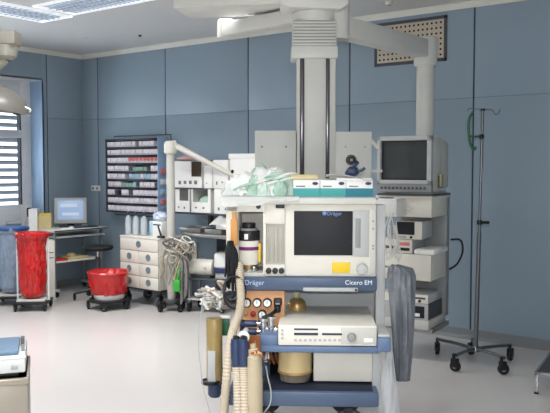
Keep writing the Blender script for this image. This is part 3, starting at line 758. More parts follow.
# CRT monitor
zm0 = zdt+.003
t = thing('crt_monitor', 'bulky grey-white tube monitor with dark screen on the equipment carrier', 'monitor', Fr((cf.M@Vector((0,0,0))).x, (cf.M@Vector((0,0,0))).y, cf.rz, 0))
def fz(py): return cz(py, -.02)
x0, x1 = cx(376.5,-.02), cx(430.5,-.02)
m = MB(); m.box(GREYL, x0+.02, x1-.02, .06, .42, zm0, zm0+.03, .004); m.box(GREYD, x0+.005, x1+.015, -.015, .43, zm0, zm0+.014, .003); m.done('foot', t)
ztp = fz(136)
m = MB(); m.box(CREAM2, x0, x1, .03, .24, zm0+.028, ztp, .012)
m.prism(CREAM2, [(.24,zm0+.035),(.43,zm0+.06),(.43,ztp-.05),(.24,ztp-.01)], x0+.01, x1-.01, .006, 'x'); m.done('case', t)
bz = fz(184); bb = fz(192)
m = MB()
sx0, sx1, sz0, sz1 = cx(380,-.02), cx(426,-.02), fz(180), fz(140.5)
m.box(GREYL, x0, x1, -.02, .035, sz1, ztp, .004); m.box(GREYL, x0, x1, -.02, .035, bz, sz0, .004)
m.box(GREYL, x0, sx0, -.02, .035, bz, ztp, .004); m.box(GREYL, sx1, x1, -.02, .035, bz, ztp, .004)
m.box(GREY, x0, x1, -.012, .035, zm0+.028, bz, .004); m.done('bezel', t)
m = MB(); m.box(BLACK, sx0-.004, sx1+.004, .012, .034, sz0-.004, sz1+.004, 0); xx0, xx1 = sx0+.012, sx1-.006
m.sheet(CRTS, lambda u,v: Vector((xx0+(xx1-xx0)*u, .010-.02*(1-(2*u-1)**2)*(1-(2*v-1)**2), sz0+.008+(sz1-sz0-.016)*v)), 16, 12, .003); m.done('screen', t)
m = MB(); zz = (bz+zm0+.028)/2
for k in range(12): m.box(GREYD, x0+.03+k*(x1-x0-.06)/12, x0+.05+k*(x1-x0-.06)/12, -.016, -.008, zz-.010, zz+.010, .001)
m.done('buttons', t)
m = MB(); m.box(GREYD, x1-.001, x1+.012, .14, .24, zm0+.06, zm0+.16, .002); m.box(YPAD, x1+.01, x1+.02, .15, .2, zm0+.07, zm0+.17, .002); m.done('side_pocket', t)
# small instruments on the carrier
def unit(px0, px1, py0, py1, zfloor, dep, label, name='video_unit', body=GREYL, face=None, yl=.02):
    a = cf.P(px0, py0, yl); b = cf.P(px1, py1, yl); h = a.z-b.z
    fr = Fr(*(cf.M @ Vector((a.x, yl, 0))).xy, cf.rz, zfloor); w = b.x-a.x
    t = thing(name, label, 'medical device', fr, 'devices on the equipment carrier')
    m = MB(); m.box(body, 0, w, .008, dep, 0, h, .006); m.done('case', t)
    m = MB(); m.box(face or CREAM, 0, w, -.002, .012, 0, h, .004); f = m.done('front_panel', t)
    return t, w, h, f
h1 = cz(238,.02)-cz(253.5,.02)
t, w, h, f = unit(379, 412, 238.5, 254, zmt+.004, .30, 'beige video unit with a small dark display under the little monitor')
m = MB(); m.box(BLACK, w*.62, w*.93, -.004, 0, h*.18, h*.40, .001); m.box(PINK, w*.62, w*.93, -.004, 0, h*.55, h*.8, .001); m.box(GREYD, w*.1, w*.5, -.004, 0, h*.3, h*.5, .001); m.done('display', f)
t, w, h, f = unit(396, 422, 217, 236, zmt+.004+h+.004, .24, 'little monitor with a dark violet screen below the top drawer', 'patient_monitor', face=CREAM)
m = MB(); m.box(SCREEN, w*.04, w*.72, -.005, 0, h*.25, h*.97, .002); m.done('screen', f)
m = MB(); m.cyl(BLACK, (w*.6,-.012,h*.12), (w*.6,0,h*.12), .010, n=14); m.done('knob', f); m = MB(); m.box(GREYL, w*.1, w*.4, -.005, 0, h*.06, h*.18, .001); m.done('label_plate', f)
t, w, h, f = unit(379, 428, 297.5, 318.5, zst+.001, .36, 'dark video recorder with an open black bay on the bottom shelf', body=GREYD, face=GREYL)
m = MB(); m.box(BLACK, w*.70, w*.93, -.004, 0, h*.12, h*.85, .001); m.box(PAPER, w*.74, w*.84, -.007, 0, h*.2, h*.4, .002); m.done('bay', f)
t, w, h2, f = unit(379, 428, 283, 296, zst+.001+h+.002, .34, 'pale slim recorder stacked above the dark video recorder')
m = MB(); m.box(GREYD, w*.68, w*.95, -.004, 0, h2*.5, h2*.72, .001); m.cyl(BLACK, (w*.84,-.01,h2*.28), (w*.84,0,h2*.28), .012, n=12); m.done('display', f)
a = cf.P(413, 258, .0)
m = MB(); m.box(CARD, 0, .17, 0, .34, 0, .045, .016, 3); o = tag(m.done('folded_cloth', loc=cf.M @ Vector((cx(414), .0, zmt+.001)), rz=cf.rz), 'folded white cloth on the corner of the middle drawer', 'cloth')
# white side box with papers, left of the top drawer
sf = Fr(*(cf.M @ Vector((cx(372), -.20, 0))).xy, cf.rz)
t = thing('side_tray', 'small white box hung left of the top drawer behind machine', 'box', sf)
a = cf.P(374,200,-.2); b = cf.P(396.5,217,-.2)
m = MB(); m.box(WHITE, a.x-cx(372), b.x-cx(372), 0, .205, b.z, a.z, .006); m.done('body', t)
m = MB(); m.box(PAPER, a.x-cx(372)+.03, b.x-cx(372)-.01, .02, .17, a.z+.001, a.z+.012, .002); m.box(GREYD, a.x-cx(372)+.02, b.x-cx(372)-.06, .05, .1, a.z+.012, a.z+.02, .002); m.done('papers', t)
# coiled white tubing hanging there
m = MB(); rnd = random.Random(5)
for k in range(6):
    pts = []
    x0_, z0_ = 386+rnd.uniform(0,8), 214
    p_ = [(x0_, 212), (x0_+rnd.uniform(-6,6), 230), (x0_+rnd.uniform(-8,6), 250), (x0_+rnd.uniform(-4,8), 262-4*k%9), (x0_+rnd.uniform(2,8), 245), (x0_+3, 225)]
    for i,(u,v) in enumerate(p_): q = cf.P(u, v, -.24-.012*k-.01*(i%2)); pts.append(q)
    m.tube(HOSEW, pts, .0045, 6, 6)
tag(m.done('tubing_coil', loc=cf.o, rz=cf.rz), 'tangled white tubing hanging below the small white box', 'tubing')

# ------------------------------------------------------------------ IV stand and green tube
ih = FL(473.5, 351, .12); iv = Fr(-2.24, 5.58, 0)
t = thing('iv_stand', 'tall chrome IV stand on five black casters by the blue wall', 'IV stand', iv)
lean = Matrix.Rotation(R(.9),4,Vector((CD.x,CD.y,0)).normalized())
ivt = W(481.5, 110, (Vector((iv.o.x,iv.o.y,0)).length)).z
top = iv.P(482,110,0).z
c_ = Vector((CR.x,CR.y,0))
m = MB(); m.T = lean; m.cyl(IVM, (0,0,.10), (0,0,1.04), .0165, n=16); m.done('pole', t)
m = MB(); m.T = lean; m.cyl(IVM, (0,0,1.0), (0,0,top), .011, n=12); m.cyl(BLACK, (0,0,1.10),(0,0,1.135),.022,n=14,b=.004); m.cyl(BLACK, Vector((0,0,1.118))-c_*.02,Vector((0,0,1.118))+c_*.075,.011,n=10); m.cyl(BLACK,(0,0,top-.006),(0,0,top+.012),.018,n=12); m.done('inner_pole', t)
m = MB(); c_ = Vector((CR.x,CR.y,0))
m.T = lean
m.tube(IVM, [c_*-.12+Vector((0,0,top-.01)), c_*-.10+Vector((0,0,top+.012)), Vector((0,0,top+.004)), c_*.07+Vector((0,0,top+.004)), c_*.095+Vector((0,0,top-.03)), c_*.12+Vector((0,0,top-.02)), c_*.13+Vector((0,0,top+.008))], .004, 6, 5); m.done('hook_bar', t)
m = MB(); m.cyl(IVM, (0,0,.105), (0,0,.15), .035, .022, n=18, b=.003); m.done('hub', t)
for k, (px, py) in enumerate(((438,354),(456,371),(504,374),(511,360),(470,349))):
    q = iv.loc(FL(px, py)).xy
    if k == 4: q = q*(.33/q.length)
    m = MB(); m.tube(IVM, [(0,0,.125),(q.x*.5,q.y*.5,.128),(q.x,q.y,.122)], .013, 8, 3); lg = m.done('leg', t)
    caster(lg, q.x, q.y-.015, .042, .03, top=.135, a=R(30+50*k))
m = MB()
P = lambda px,py,yl=-.02: iv.P(px,py,yl)
m.tube(GREEN, [P(473,112),P(469.5,118),P(468.5,128),P(470,142),P(473.5,149),P(476,147)], .011, 8, 6)
m.tube(GREEN, [P(468,136),P(475,136.5),P(482,136)], .008, 8, 4); m.ball(BLACK, P(481.5,136.5,-.015), .022, n=12)
tag(m.done('green_tube', loc=iv.o), 'curved green tube clipped to the top of the IV stand', 'tube')

# low step stool at the right edge
A = FL(534, 371, .17); sf = Fr(A.x, A.y, R(28))
sf = Fr(FL(534,386).x, FL(534,386).y, R(68)); 
A = FL(534.5, 371.5, .155); bk = FL(549, 352, .155); dv = (bk-A).xy; ang = math.atan2(dv.y, dv.x)
sf = Fr(A.x, A.y, ang-R(90)); dL = .50
t = thing('step_stool', 'low steel step with dark rubber top at right edge', 'step stool', sf)
m = MB(); m.box(mat('dark step rubber', (62,66,70), .6), .015, .55, .015, dL+.15, .145, .158, .004); m.done('tread', t)
m = MB(); 
for q in ((0,.565,0,.02),(0,.565,dL+.145,dL+.165),(0,.02,0,dL+.165),(.545,.565,0,dL+.165)): m.box(CHROME, q[0],q[1],q[2],q[3],.128,.155,.003)
m.done('frame', t)
for x in (.002,.54):
    for y in (.002,dL+.14):
        m = MB(); m.box(CHROME, x, x+.022, y, y+.022, .012, .13, .003); m.box(BLACK, x-.003, x+.025, y-.003, y+.025, 0, .014, .002); m.done('leg', t)

# steel unit at the lower left edge
bD = 3.3; bq = W(28, 380, bD); bf = Fr(bq.x, bq.y, YAW+R(17))
def bz_(py): return bf.P(20, py, 0).z
t = thing('steel_cabinet', 'low warm-grey steel cabinet at the bottom left edge', 'cabinet', bf)
zc = bz_(378)
m = MB(); m.box(BROWNST, -.45, .0, 0, .40, .03, zc, .006); m.done('body', t)
m = MB(); m.box(GREYD, -.44, -.01, .01, .39, 0, .03, 0); m.done('plinth', t)
m = MB(); m.box(BROWNST, -.455, .004, -.006, .41, zc-.03, zc, .006); m.done('top', t)
df = Fr(*(bf.M @ Vector((-.01,.01,0))).xy, bf.rz, zc)
t = thing('infusion_device', 'grey device with a blue top pad standing on the steel cabinet', 'medical device', df)
hh = bz_(357)-zc
m = MB(); m.box(BLACK, -.42, -.03, .02, .30, 0, .02, .003); m.box(GREYL, -.43, .0, .0, .34, .02, hh, .008); m.done('case', t)
m = MB(); m.box(BLUET, -.43, -.03, .03, .33, hh, hh+.018, .006); m.done('top_pad', t)
m = MB(); m.box(WHITE, -.43, .002, -.003, .01, hh-.008, hh+.002, .002); m.box(GREY, -.06, -.03, -.003, .002, hh*.4, hh*.6, .001); m.box(GREY, -.2, -.12, -.003, .002, hh*.4, hh*.6, .001); m.done('front_trim', t)
m = MB(); m.box(GREYD, -.025, -.008, .20, .24, hh, hh+.04, .004); m.done('clip', t); m = MB(); m.cyl(ALU, (-.012,.1,hh), (-.012,.1,hh+.03), .007); m.done('clip', t)

# ------------------------------------------------------------------ arm stand with hanging cables, low trolley
pq = W(171, 230, 8.05); tf = Fr(pq.x, pq.y, YAW)
t = thing('arm_stand', 'cream equipment pole with a long sloping arm beside the drawer cart', 'equipment stand', tf)
T_ = lambda px,py,yl=0: tf.P(px,py,yl)
m = MB(); m.cyl(CREAM2, (0,0,.12), (0,0,T_(172,150).z), .044, .044, n=24, b=.004); m.done('pole', t)
m = MB(); a = T_(172,147); m.lathe(CREAM, [(0,a.z-.07),(.06,a.z-.07),(.07,a.z-.05),(.07,a.z+.03),(.055,a.z+.06),(0,a.z+.07)], c=(0,0,0), n=24); m.cyl(CREAM, (0,-.0,a.z+.02),(.07,0,a.z+.03),.045,n=20,b=.006); m.done('joint', t)
m = MB(); a = T_(176,146); b = T_(239,178); m.tube(CREAM, [(a.x-.03,0,a.z+.015),(b.x,-.15,b.z)], lambda u,i:.034-.012*u, 12, 2, False); m.done('arm', t)
m = MB(); b = T_(239,178); m.tube(BLACK, [(b.x-.03,-.15,b.z+.03),(b.x,-.15,b.z+.06),(b.x+.05,-.15,b.z+.07),(b.x+.10,-.15,b.z+.09)], .014, 8, 4); m.ball(BLACK, (b.x-.06,-.15,b.z+.07), .02); m.done('arm_handle', t)
m = MB(); a = T_(182,244,.05); b = T_(197,262,.05); m.box(CREAM2, a.x, b.x, .03, .16, b.z, a.z, .008); m.box(CREAM2, 0, a.x+.01, .04, .08, (a.z+b.z)/2-.02, (a.z+b.z)/2+.02, .003); m.done('module_box', t)
m = MB(); m.cyl(GREYD, (0,0,.085),(0,0,.125),.09,n=20,b=.005)
for k in range(4):
    a_ = PI/4+PI/2*k; m.cyl(BLACK, (0,0,.1),(.15*math.cos(a_),.15*math.sin(a_),.085),.02,n=10)
m.done('base', t)
for k in range(4):
    a_ = PI/4+PI/2*k; caster(t, .15*math.cos(a_), .15*math.sin(a_), .035, .025, top=.085, a=a_)
m = MB(); rnd = random.Random(11)
for k in range(16):                                   # a knot at the clamp, ends dropping to the left
    x = 159+k*1.5+rnd.uniform(-2,2); e = rnd.uniform(258,296)
    pts = [T_(171+rnd.uniform(-4,12), 238+rnd.uniform(-2,10), -.06), T_(172+rnd.uniform(-10,18), 248+rnd.uniform(-5,6), -.10-.004*k), T_(x+rnd.uniform(-1,8), 258+rnd.uniform(-4,4), -.11-.003*k), T_(x+rnd.uniform(-4,5), (e+262)/2, -.10), T_(x+rnd.uniform(-4,4), e, -.10)]
    m.tube([CABT, HOSE, CABT2, HOSEW][k%4], pts, rnd.choice([.005,.007,.011]), 6, 6)
for k in range(9):
    c = T_(180+rnd.uniform(-12,14), 247+rnd.uniform(-8,10), -.10-.012*k); rr = rnd.uniform(.02,.05); sq = rnd.uniform(.5,1.4); tw = rnd.uniform(-.06,.06)
    m.tube([CABT2, HOSEW, CABT, GREYD][k%4], [c+Vector((rr*math.cos(q*PI/5)+tw*math.sin(q*PI/5), .012*math.sin(q), rr*sq*math.sin(q*PI/5))) for q in range(10)], .007, 6, 3)
for k in range(6):
    x = 181+k*1.2; m.tube([GREY, CABT2, GREYD][k%3], [T_(178+k,250,-.12),T_(x,262,-.14),T_(x+rnd.uniform(-1.5,1.5),280,-.14),T_(x,304-2*k,-.12)], .009, 6, 5)
tag(m.done('cable_bundle', loc=tf.o, rz=tf.rz), 'tangle of beige and grey cables hanging from the cream pole', 'cables')
m = MB(); c = T_(177,286,-.16); m.box(GREENL, c.x-.035, c.x+.035, -.19, -.13, c.z-.06, c.z+.07, .012); m.tube(GREENL,[(c.x,-.16,c.z+.06),(c.x+.02,-.16,c.z+.13),(c.x+.03,-.15,c.z+.2)],.01,6,3)
tag(m.done('green_bag', loc=tf.o, rz=tf.rz), 'small bright green plastic pouch hanging low among the cables', 'pouch')

lq = FL(196, 313); lf = Fr(lq.x, lq.y+.02, R(20)); L_ = lambda px,py,yl=0: lf.P(px,py,yl)
t = thing('low_trolley', 'low grey wheeled trolley with papers and canister under the worktop', 'trolley', lf)
xa, xb = L_(187,300).x, L_(222,300).x
m = MB(); m.box(GREYL, xa, xb, 0, .34, .13, .15, .004); m.done('low_deck', t)
ztr = .36
m = MB(); m.box(GREYD, xa, xb, .02, .34, ztr-.015, ztr, .004); m.done('deck', t)
for x in (xa+.012, xb-.012):
    for y in (.035,.32):
        m = MB(); m.cyl(ALU, (x,y,.10),(x,y,ztr-.012),.010,n=10); m.done('leg', t); caster(t, x, y, .038, .024, top=.13)
m = MB(); rnd = random.Random(3)
def packs(n, zb, y0, y1):
    for k in range(n):
        x = rnd.uniform(xa+.06, xb-.06); y = rnd.uniform(y0, y1)
        M_ = Matrix.Translation((x,y,zb+.004+.006*k)) @ Matrix.Rotation(rnd.uniform(-.6,.6),4,'Z') @ Matrix.Rotation(rnd.uniform(-.12,.12),4,'X')
        yield M_
for i, M_ in enumerate(packs(11, .152, .05, .26)):
    o = MB(); o.T = M_; o.box(PAPER, -.075,.075,-.05,.05,0,.012,.003); o.box([PINK,INK,REDF][i%3], -.05,.05,-.03,.02,.0125,.0135,0)
    tag(o.done('packet', loc=lf.o, rz=lf.rz), ['white packet with pink or grey print in the heap low on the trolley'][0], 'packet', 'loose packets heaped on the low trolley')
m.bm.free()
cyl_a, cyl_b = L_(189,266,.10), L_(213,266,.10); rC = .088; zc2 = L_(201,267,.14).z
m = MB()
m.cyl(CREAM, (cyl_a.x,.14,zc2),(cyl_b.x,.14,zc2), rC, n=32, b=.014)
for k in range(4): x = cyl_a.x+.03+k*.04; m.cyl(HOSEW, (x,.14,zc2),(x+.012,.14,zc2), rC+.004, n=32)
m.cyl(GREYL, (cyl_b.x-.07,.14-rC-.004,zc2),(cyl_b.x-.07,.14-rC+.01,zc2), .015)
m.box(GREYD, cyl_a.x+.03, cyl_b.x-.03, .09, .19, ztr, zc2-rC+.02, .004)
tag(m.done('suction_canister', loc=lf.o, rz=lf.rz), 'cream ribbed canister lying on the low trolley', 'canister')
c0 = L_(213.5,271,.05); c1 = L_(227,253,.05)
pr = Fr(*(lf.M @ Vector(((c0.x+c1.x)/2, .05, 0))).xy, lf.rz, ztr); wm = (c1.x-c0.x)/2
t = thing('pump_head', 'white rounded pump head with a navy band on trolley end', 'pump', pr)
m = MB(); m.box(GREYL, -wm*.8, wm*.8, .01, .16, 0, c0.z-ztr-.02, .006); m.done('base', t)
m = MB(); m.box(NAVYP, -wm, wm, -.004, .17, c0.z-ztr-.02, c0.z-ztr+.025, .004); m.done('band', t)
m = MB(); m.box(WHITE, -wm, wm, -.008, .18, c0.z-ztr+.025, c1.z-ztr, .035, 5); m.done('cover', t)

# ------------------------------------------------------------------ the anaesthesia machine
MD = 4.35; mq = W(305, 280, MD); mf = Fr(mq.x, mq.y, R(34.5))
P = mf.P
t = mach = thing('anaesthesia_machine', 'large cream and blue anaesthesia machine in the middle of the room', 'anaesthesia machine', mf)
m = MB()
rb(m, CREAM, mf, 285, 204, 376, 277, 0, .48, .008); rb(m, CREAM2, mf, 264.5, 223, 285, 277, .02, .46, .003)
rb(m, CREAM, mf, 226, 204, 238, 291, 0, .45, .005)
rb(m, CREAM, mf, 226, 204, 285, 212, 0, .46, .004); rb(m, CREAM, mf, 264.5, 204, 285, 224, -.004, .3, .004)
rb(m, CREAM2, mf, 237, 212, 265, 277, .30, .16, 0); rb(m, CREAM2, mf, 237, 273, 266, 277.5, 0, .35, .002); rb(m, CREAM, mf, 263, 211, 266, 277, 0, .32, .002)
m.done('housing', t)
m = MB(); rb(m, PEND, mf, 223, 197.5, 376.5, 204.5, -.035, .55, .006)
a = P(223,197.5,-.035); b = P(376.5,197.5,-.035)
m.done('top_shelf', t)
SHZ = a.z
m = MB(); rb(m, SCREEN, mf, 294, 211, 352.5, 255.5, -.006, .012, .002); scr = m.done('screen', t)
m = MB(); rb(m, GREYL, mf, 353, 210, 369, 257, -.004, .01, .002); rb(m, GREY, mf, 355.5, 218.5, 360.5, 248, -.007, .01, .002); rb(m, CREAM2, mf, 370, 209, 375.5, 275, -.003, .006, .001)
for z in (220.5, 228, 245, 248): rb(m, GREY, mf, 372, z, 374, z+1.6, -.006, .01, 0)
m.done('key_panel', t)
p = P(327, 215.3, -.009); lettering('Dräger', .030, GLOWTX, scr, (p.x,-.0075,p.z)); 
m = MB(); a_ = P(324.5,213.2,0); m.ball(GLOWTX, (a_.x,-.008,a_.z), .012, .002, .012, n=12); m.done('logo_mark', scr)
m = MB(); rb(m, YEL, mf, 332, 262.5, 350, 273, -.004, .006, .0005); m.done('warning_label', t)
m = MB(); a_ = P(362,269,0); m.cyl(GREYL, (a_.x,-.03,a_.z),(a_.x,.0,a_.z),.031,.034,n=28,b=.006); m.done('knob', t)
m = MB(); a_ = P(258.5,206.5,0); m.cyl(BLACK, (a_.x,-.012,a_.z),(a_.x,0,a_.z),.014,n=16); m.done('socket', t)
m = MB(); rb(m, BLACK, mf, 275.5, 204.8, 284.5, 208.3, -.014, .016, .003); m.done('socket', t)
# flow meters
for k, px in enumerate((268.5, 273, 277.5, 282)):
    m = MB(); rb(m, mat('flow tube', (182,178,160), .25), mf, px-1.6, 227, px+1.6, 262, .008, .02, .003); rb(m, GREY, mf, px-.3, 228, px+.3, 261, .004, .008, 0); m.done('flow_tube', t)
m = MB(); rb(m, CREAM, mf, 265, 264.5, 285, 276.5, -.006, .04, .004); m.done('flow_block', t)
for px in (268.7, 275.2, 281.6):
    m = MB(); a_ = P(px,270.5,-.006); m.cyl(BLACK, (a_.x,-.035,a_.z),(a_.x,-.003,a_.z),.0165,n=20,b=.003); m.done('flow_knob', t)
# blue band with the names
m = MB(); rb(m, NAVY, mf, 239, 277, 377, 291.5, -.03, .48, .01); band = m.done('name_band', t)
p = P(244.5, 284.8, -.032); lettering('Dräger', .040, mat('pale lettering', (178,198,232), .4), band, (p.x,-.0308,p.z))
p = P(345, 284.6, -.032); lettering('Cicero EM', .036, mat('white lettering', (232,234,240), .4), band, (p.x,-.0308,p.z))
m = MB(); a_ = P(303,289.5,-.045); b_ = P(358,289.5,-.045); m.box(GREYL, a_.x, b_.x, -.05, -.02, a_.z-.011, a_.z+.011, .006); m.cyl(BLACK, (b_.x-.012,-.053,a_.z),(b_.x-.012,-.04,a_.z),.007,n=12); m.done('rail', t)
# recess behind the ventilator top, gauge panel
m = MB(); rb(m, GREYL, mf, 284, 289, 378, 330, .36, .03, .002); m.done('rear_panel', t)
m = MB(); rb(m, ORANGE, mf, 239, 290.5, 284.5, 348, .0, .05, .003); gp = m.done('gauge_panel', t)
GY = .0
def gauge(px, py, r):
    m = MB(); a_ = P(px,py,GY); m.cyl(BLACK, (a_.x,GY-.035,a_.z),(a_.x,GY+.005,a_.z),r,n=28,b=.004); g = m.done('gauge', gp)
    m = MB(); m.cyl(WHITE, (a_.x,GY-.0365,a_.z),(a_.x,GY-.03,a_.z),r*.74,n=28); m.box(GREYD, a_.x-.0015,a_.x+.0015,GY-.038,GY-.036,a_.z-.002,a_.z+r*.55,0); m.done('dial', g)
for px in (247, 257.3, 267.4): gauge(px, 302.2, .0265)
gauge(262.3, 313.6, .025)
m = MB(); rb(m, BLACK, mf, 273.6, 299, 281.8, 306, GY-.05, .05, .006); a_ = P(277.7,306,GY); m.cyl(BLACK,(a_.x,GY-.045,a_.z-.028),(a_.x,GY-.045,a_.z+.01),.020,n=16,b=.004); rb(m, GREY, mf, 275.5,303,279.8,304.6,GY-.053,.01,0); m.done('black_module', gp)
m = MB(); a_ = P(253.2,313.4,GY); m.cyl(REDK,(a_.x,GY-.03,a_.z),(a_.x,GY,a_.z),.016,n=16,b=.004); m.done('red_knob', gp)
m = MB(); a_ = P(245.3,313.6,GY); m.cyl(BRASS,(a_.x,GY-.025,a_.z),(a_.x,GY,a_.z),.012,n=14,b=.002); m.done('brass_knob', gp)
# valve group
VY = -.08
m = MB()
for px, py, r in ((263,325,.03),(271,323,.026)):
    a_ = P(px,py,VY); m.lathe(CHROME, [(0,-.05),(r,-.05),(r,-.02),(r*.8,-.015),(r*.8,.02),(r*1.05,.024),(r*1.05,.04),(0,.046)], c=(a_.x,VY,a_.z), n=20)
a_ = P(258,326,VY); b_ = P(277,326,VY); m.cyl(CHROME,(a_.x,VY,a_.z-.02),(b_.x,VY,a_.z-.02),.018,n=14); m.done('valve_block', t)
m = MB(); a_ = P(270,316,VY); m.cyl(BLACK,(a_.x,VY,a_.z-.03),(a_.x,VY,a_.z+.01),.015,n=12); m.tube(BLACK,[(a_.x-.045,VY,a_.z-.012),(a_.x,VY,a_.z+.005),(a_.x+.03,VY-.01,a_.z+.03)],.011,8,4); m.done('valve_lever', t)
for py in (323.5, 331.5):
    m = MB(); a_ = P(240,py,VY-.02); b_ = P(257,py,VY-.02); m.cyl(CONN,(a_.x,VY-.02,a_.z),(b_.x,VY-.02,a_.z),.020,n=18,b=.004); m.cyl(CONN,(a_.x,VY-.02,a_.z),(a_.x+.022,VY-.02,a_.z),.024,n=18,b=.004); m.cyl(CHROME,(b_.x-.005,VY-.02,a_.z),(b_.x+.02,VY-.02,a_.z),.014,n=14); m.done('hose_port', t)
# ventilator drawer
VF = -.22
vt = P(278,325,VF).z; x0, x1 = P(278,335,VF).x, P(377,335,VF).x; vb = P(330,346,VF).z
m = MB(); m.box(CREAM, x0, x1, VF, .36, vb, vt, .008); vd = m.done('ventilator_drawer', t)
m = MB(); rb(m, CREAM2, mf, 341, 327.5, 376, 344.5, VF-.002, .004, .001)
rb(m, mat('slot dark', (40,50,72), .4), mf, 294,328.4,318,330.2, VF-.003,.005,0); rb(m, MATS['slot dark'], mf, 294,332.8,318,335.4, VF-.003,.005,0); rb(m, MATS['slot dark'], mf, 322,333.2,342,335.3, VF-.003,.005,0)
for k in range(10): rb(m, GREYL, mf, 294+k*4.9, 339, 297+k*4.9, 341.5, VF-.002,.004,0)
rb(m, WHITE, mf, 364,338.5,373,342.5, VF-.004,.005,.001)
for k in range(3): rb(m, GREYL, mf, 281,329+k*4,283.5,331.5+k*4, VF-.002,.004,0)
m.done('control_strip', vd)
m = MB(); a_ = P(351.5,337,VF); m.cyl(GREY,(a_.x,VF-.035,a_.z),(a_.x,VF,a_.z),.022,.026,n=26,b=.005); m.done('control_knob', vd)
m = MB(); zt0, zt1 = P(300,346.2,VF).z, P(300,352.5,VF).z
m.box(BLUE, P(258,348,VF).x, P(379,348,VF).x, VF-.008, .36, zt1, zt0, .008)
a_ = P(377.5,336,VF-.02); b_ = P(391,352.5,VF-.02); m.box(BLUE, a_.x, b_.x, VF-.025, .10, b_.z, a_.z-.01, .012); m.box(GREYL, a_.x+.005, b_.x-.005, VF-.01, .08, a_.z-.012, a_.z+.006, .006)
a_ = P(259,335,VF+.02); b_ = P(278,350,VF+.02); m.box(BLUE, a_.x, b_.x, VF+.02, .06, b_.z, a_.z, .008); m.done('work_tray', t)
# absorber under the tray
AY = -.06; c = P(295,360,AY); za, zb_, zc_, zd = P(295,350,AY).z, P(295,369,AY).z, P(295,374,AY).z, P(295,381,AY).z
m = MB(); m.cyl(TANC,(c.x,AY,zb_),(c.x,AY,zt1+.002),.096,n=40); m.done('absorber_canister', t)
m = MB(); m.lathe(BRASS,[(0,zb_),(.101,zb_),(.101,zb_-.012),(.0,zb_-.012)],c=(c.x,AY,0),n=40); m.lathe(GLASSY,[(0,zd),(.055,zd),(.085,zd+.012),(.094,zb_-.012),(0,zb_-.012)],c=(c.x,AY,0),n=40); m.done('absorber_cup', t)
m = MB(); 
for k,px in enumerate((262,266,270,275)): 
    a_ = P(px,354,.02); m.tube(COPPER,[(a_.x,.02,zt1),(a_.x+.01,.0,a_.z-.01),(a_.x+.03,-.02,a_.z-.03-.01*k)],.008,8,4)
a_ = P(268,360,-.05); m.lathe(CHROME,[(0,-.03),(.015,-.03),(.02,-.01),(.012,.0),(.018,.015),(.010,.05),(0,.05)],c=(a_.x,-.05,a_.z),n=16); m.done('pipework', t)
m = MB(); rb(m, CREAM, mf, 313.5, 352, 373, 382, -.10, .40, .006); m.done('lower_cabinet', t)
m = MB(); rb(m, GREYL, mf, 372.5, 350, 381, 394, -.12, .10, .004); rb(m, GREYL, mf, 376.5, 205, 384.5, 338, .04, .10, .004); m.done('side_post', t)
m = MB(); bt, bb_ = P(300,392,-.26).z, P(300,407,-.26).z; bx0, bx1 = P(228,400,-.26).x, P(379,400,-.26).x
m.box(NAVY, bx0, bx1, -.26, .42, bb_, bt, .012); m.done('base', t)
m = MB(); m.box(mat('dark navy top', (24,32,50), .7), bx0+.03, bx1-.03, -.235, .345, bt-.004, bt+.004, .001); m.done('base_top', t)  # thin darker navy sheet over the top of the base
m = MB(); m.box(NAVY, P(262,370,.34).x, P(381,370,.34).x, .34, .39, bt-.01, zt1+.005, .004); m.box(NAVY, P(264,370,.3).x, P(272,370,.3).x, .05, .36, bt-.01, zt1+.01, .004); m.done('back_plate', t)
for px in (262, 350):
    x = P(px,410,-.2).x; caster(t, x, -.17, bb_*.42, .035, top=bb_+.005, mw=GREYD, a=R(80)); caster(t, x, .33, bb_*.42, .035, top=bb_+.005, mw=GREYD, a=R(80))

# on top of the machine
def tbox(px0, px1, label, band_):
    a = P(px0,180,.02); b = P(px1,197.4,.02); w = b.x-a.x; h = a.z-SHZ
    o_ = mf.M @ Vector(((a.x+b.x)/2, .02, SHZ)); fr = Fr(o_.x, o_.y, mf.rz, SHZ)
    t = thing('glove_box', label, 'box', fr, 'white and teal boxes on the machine'); hw = w/2-.0015
    m = MB(); m.box(CARD, -hw, hw, 0, .12, 0, h, .002); m.done('carton', t)
    m = MB(); m.box(band_, -hw-.0005, hw+.0005, -.001, .1205, h*.02, h*.52, 0); m.done('colour_band', t)
    m = MB(); m.box(INK, -hw*.8, -hw*.1, -.001, .002, h*.60, h*.67, 0); m.T = Matrix.Translation((hw*.66,-.0005,h*.80)) @ Matrix.Rotation(PI/2,4,'X') @ Matrix.Scale(.55,4,(0,1,0)); m.cyl(NAVYP,(0,0,-.001),(0,0,.001),.017,n=20); m.done('print', t)
    return h
tbox(293, 320, 'white and teal box under the buff pad on the machine', TEAL)
tbox(320, 346, 'middle white and teal box on top of the machine', TEAL)
bh = tbox(346, 373, 'white box with the darkest teal band at the shelf end', TEALD)
a = P(291,178,.03); b = P(318,179,.03)
m = MB(); m.box(YPAD, a.x, b.x, .03, .15, SHZ+bh, SHZ+bh+.030, .006); m.box(PAPER, a.x, b.x, .03, .15, SHZ+bh+.010, SHZ+bh+.016, .001)
tag(m.done('buff_pad', loc=mf.o, rz=mf.rz), 'buff pad lying on the left teal box', 'pad')
a = P(326,178,.02); b = P(373,178,.02); zp = SHZ+bh+.002
m = MB(); m.sheet(PAPER, lambda u,v: Vector((a.x+(b.x-a.x)*u, -.015+.14*v, zp+.012+.012*math.sin(3.5*u+1)+.008*math.sin(5*v+4*u))), 16, 8, .004)
m.box(PAPER, a.x+.06, b.x-.01, .005, .11, zp-.002, zp+.008, .002)
tag(m.done('paper_sheet', loc=mf.o, rz=mf.rz), 'white paper sheet lying on the two right teal boxes', 'paper')
c = P(352,174,.03)
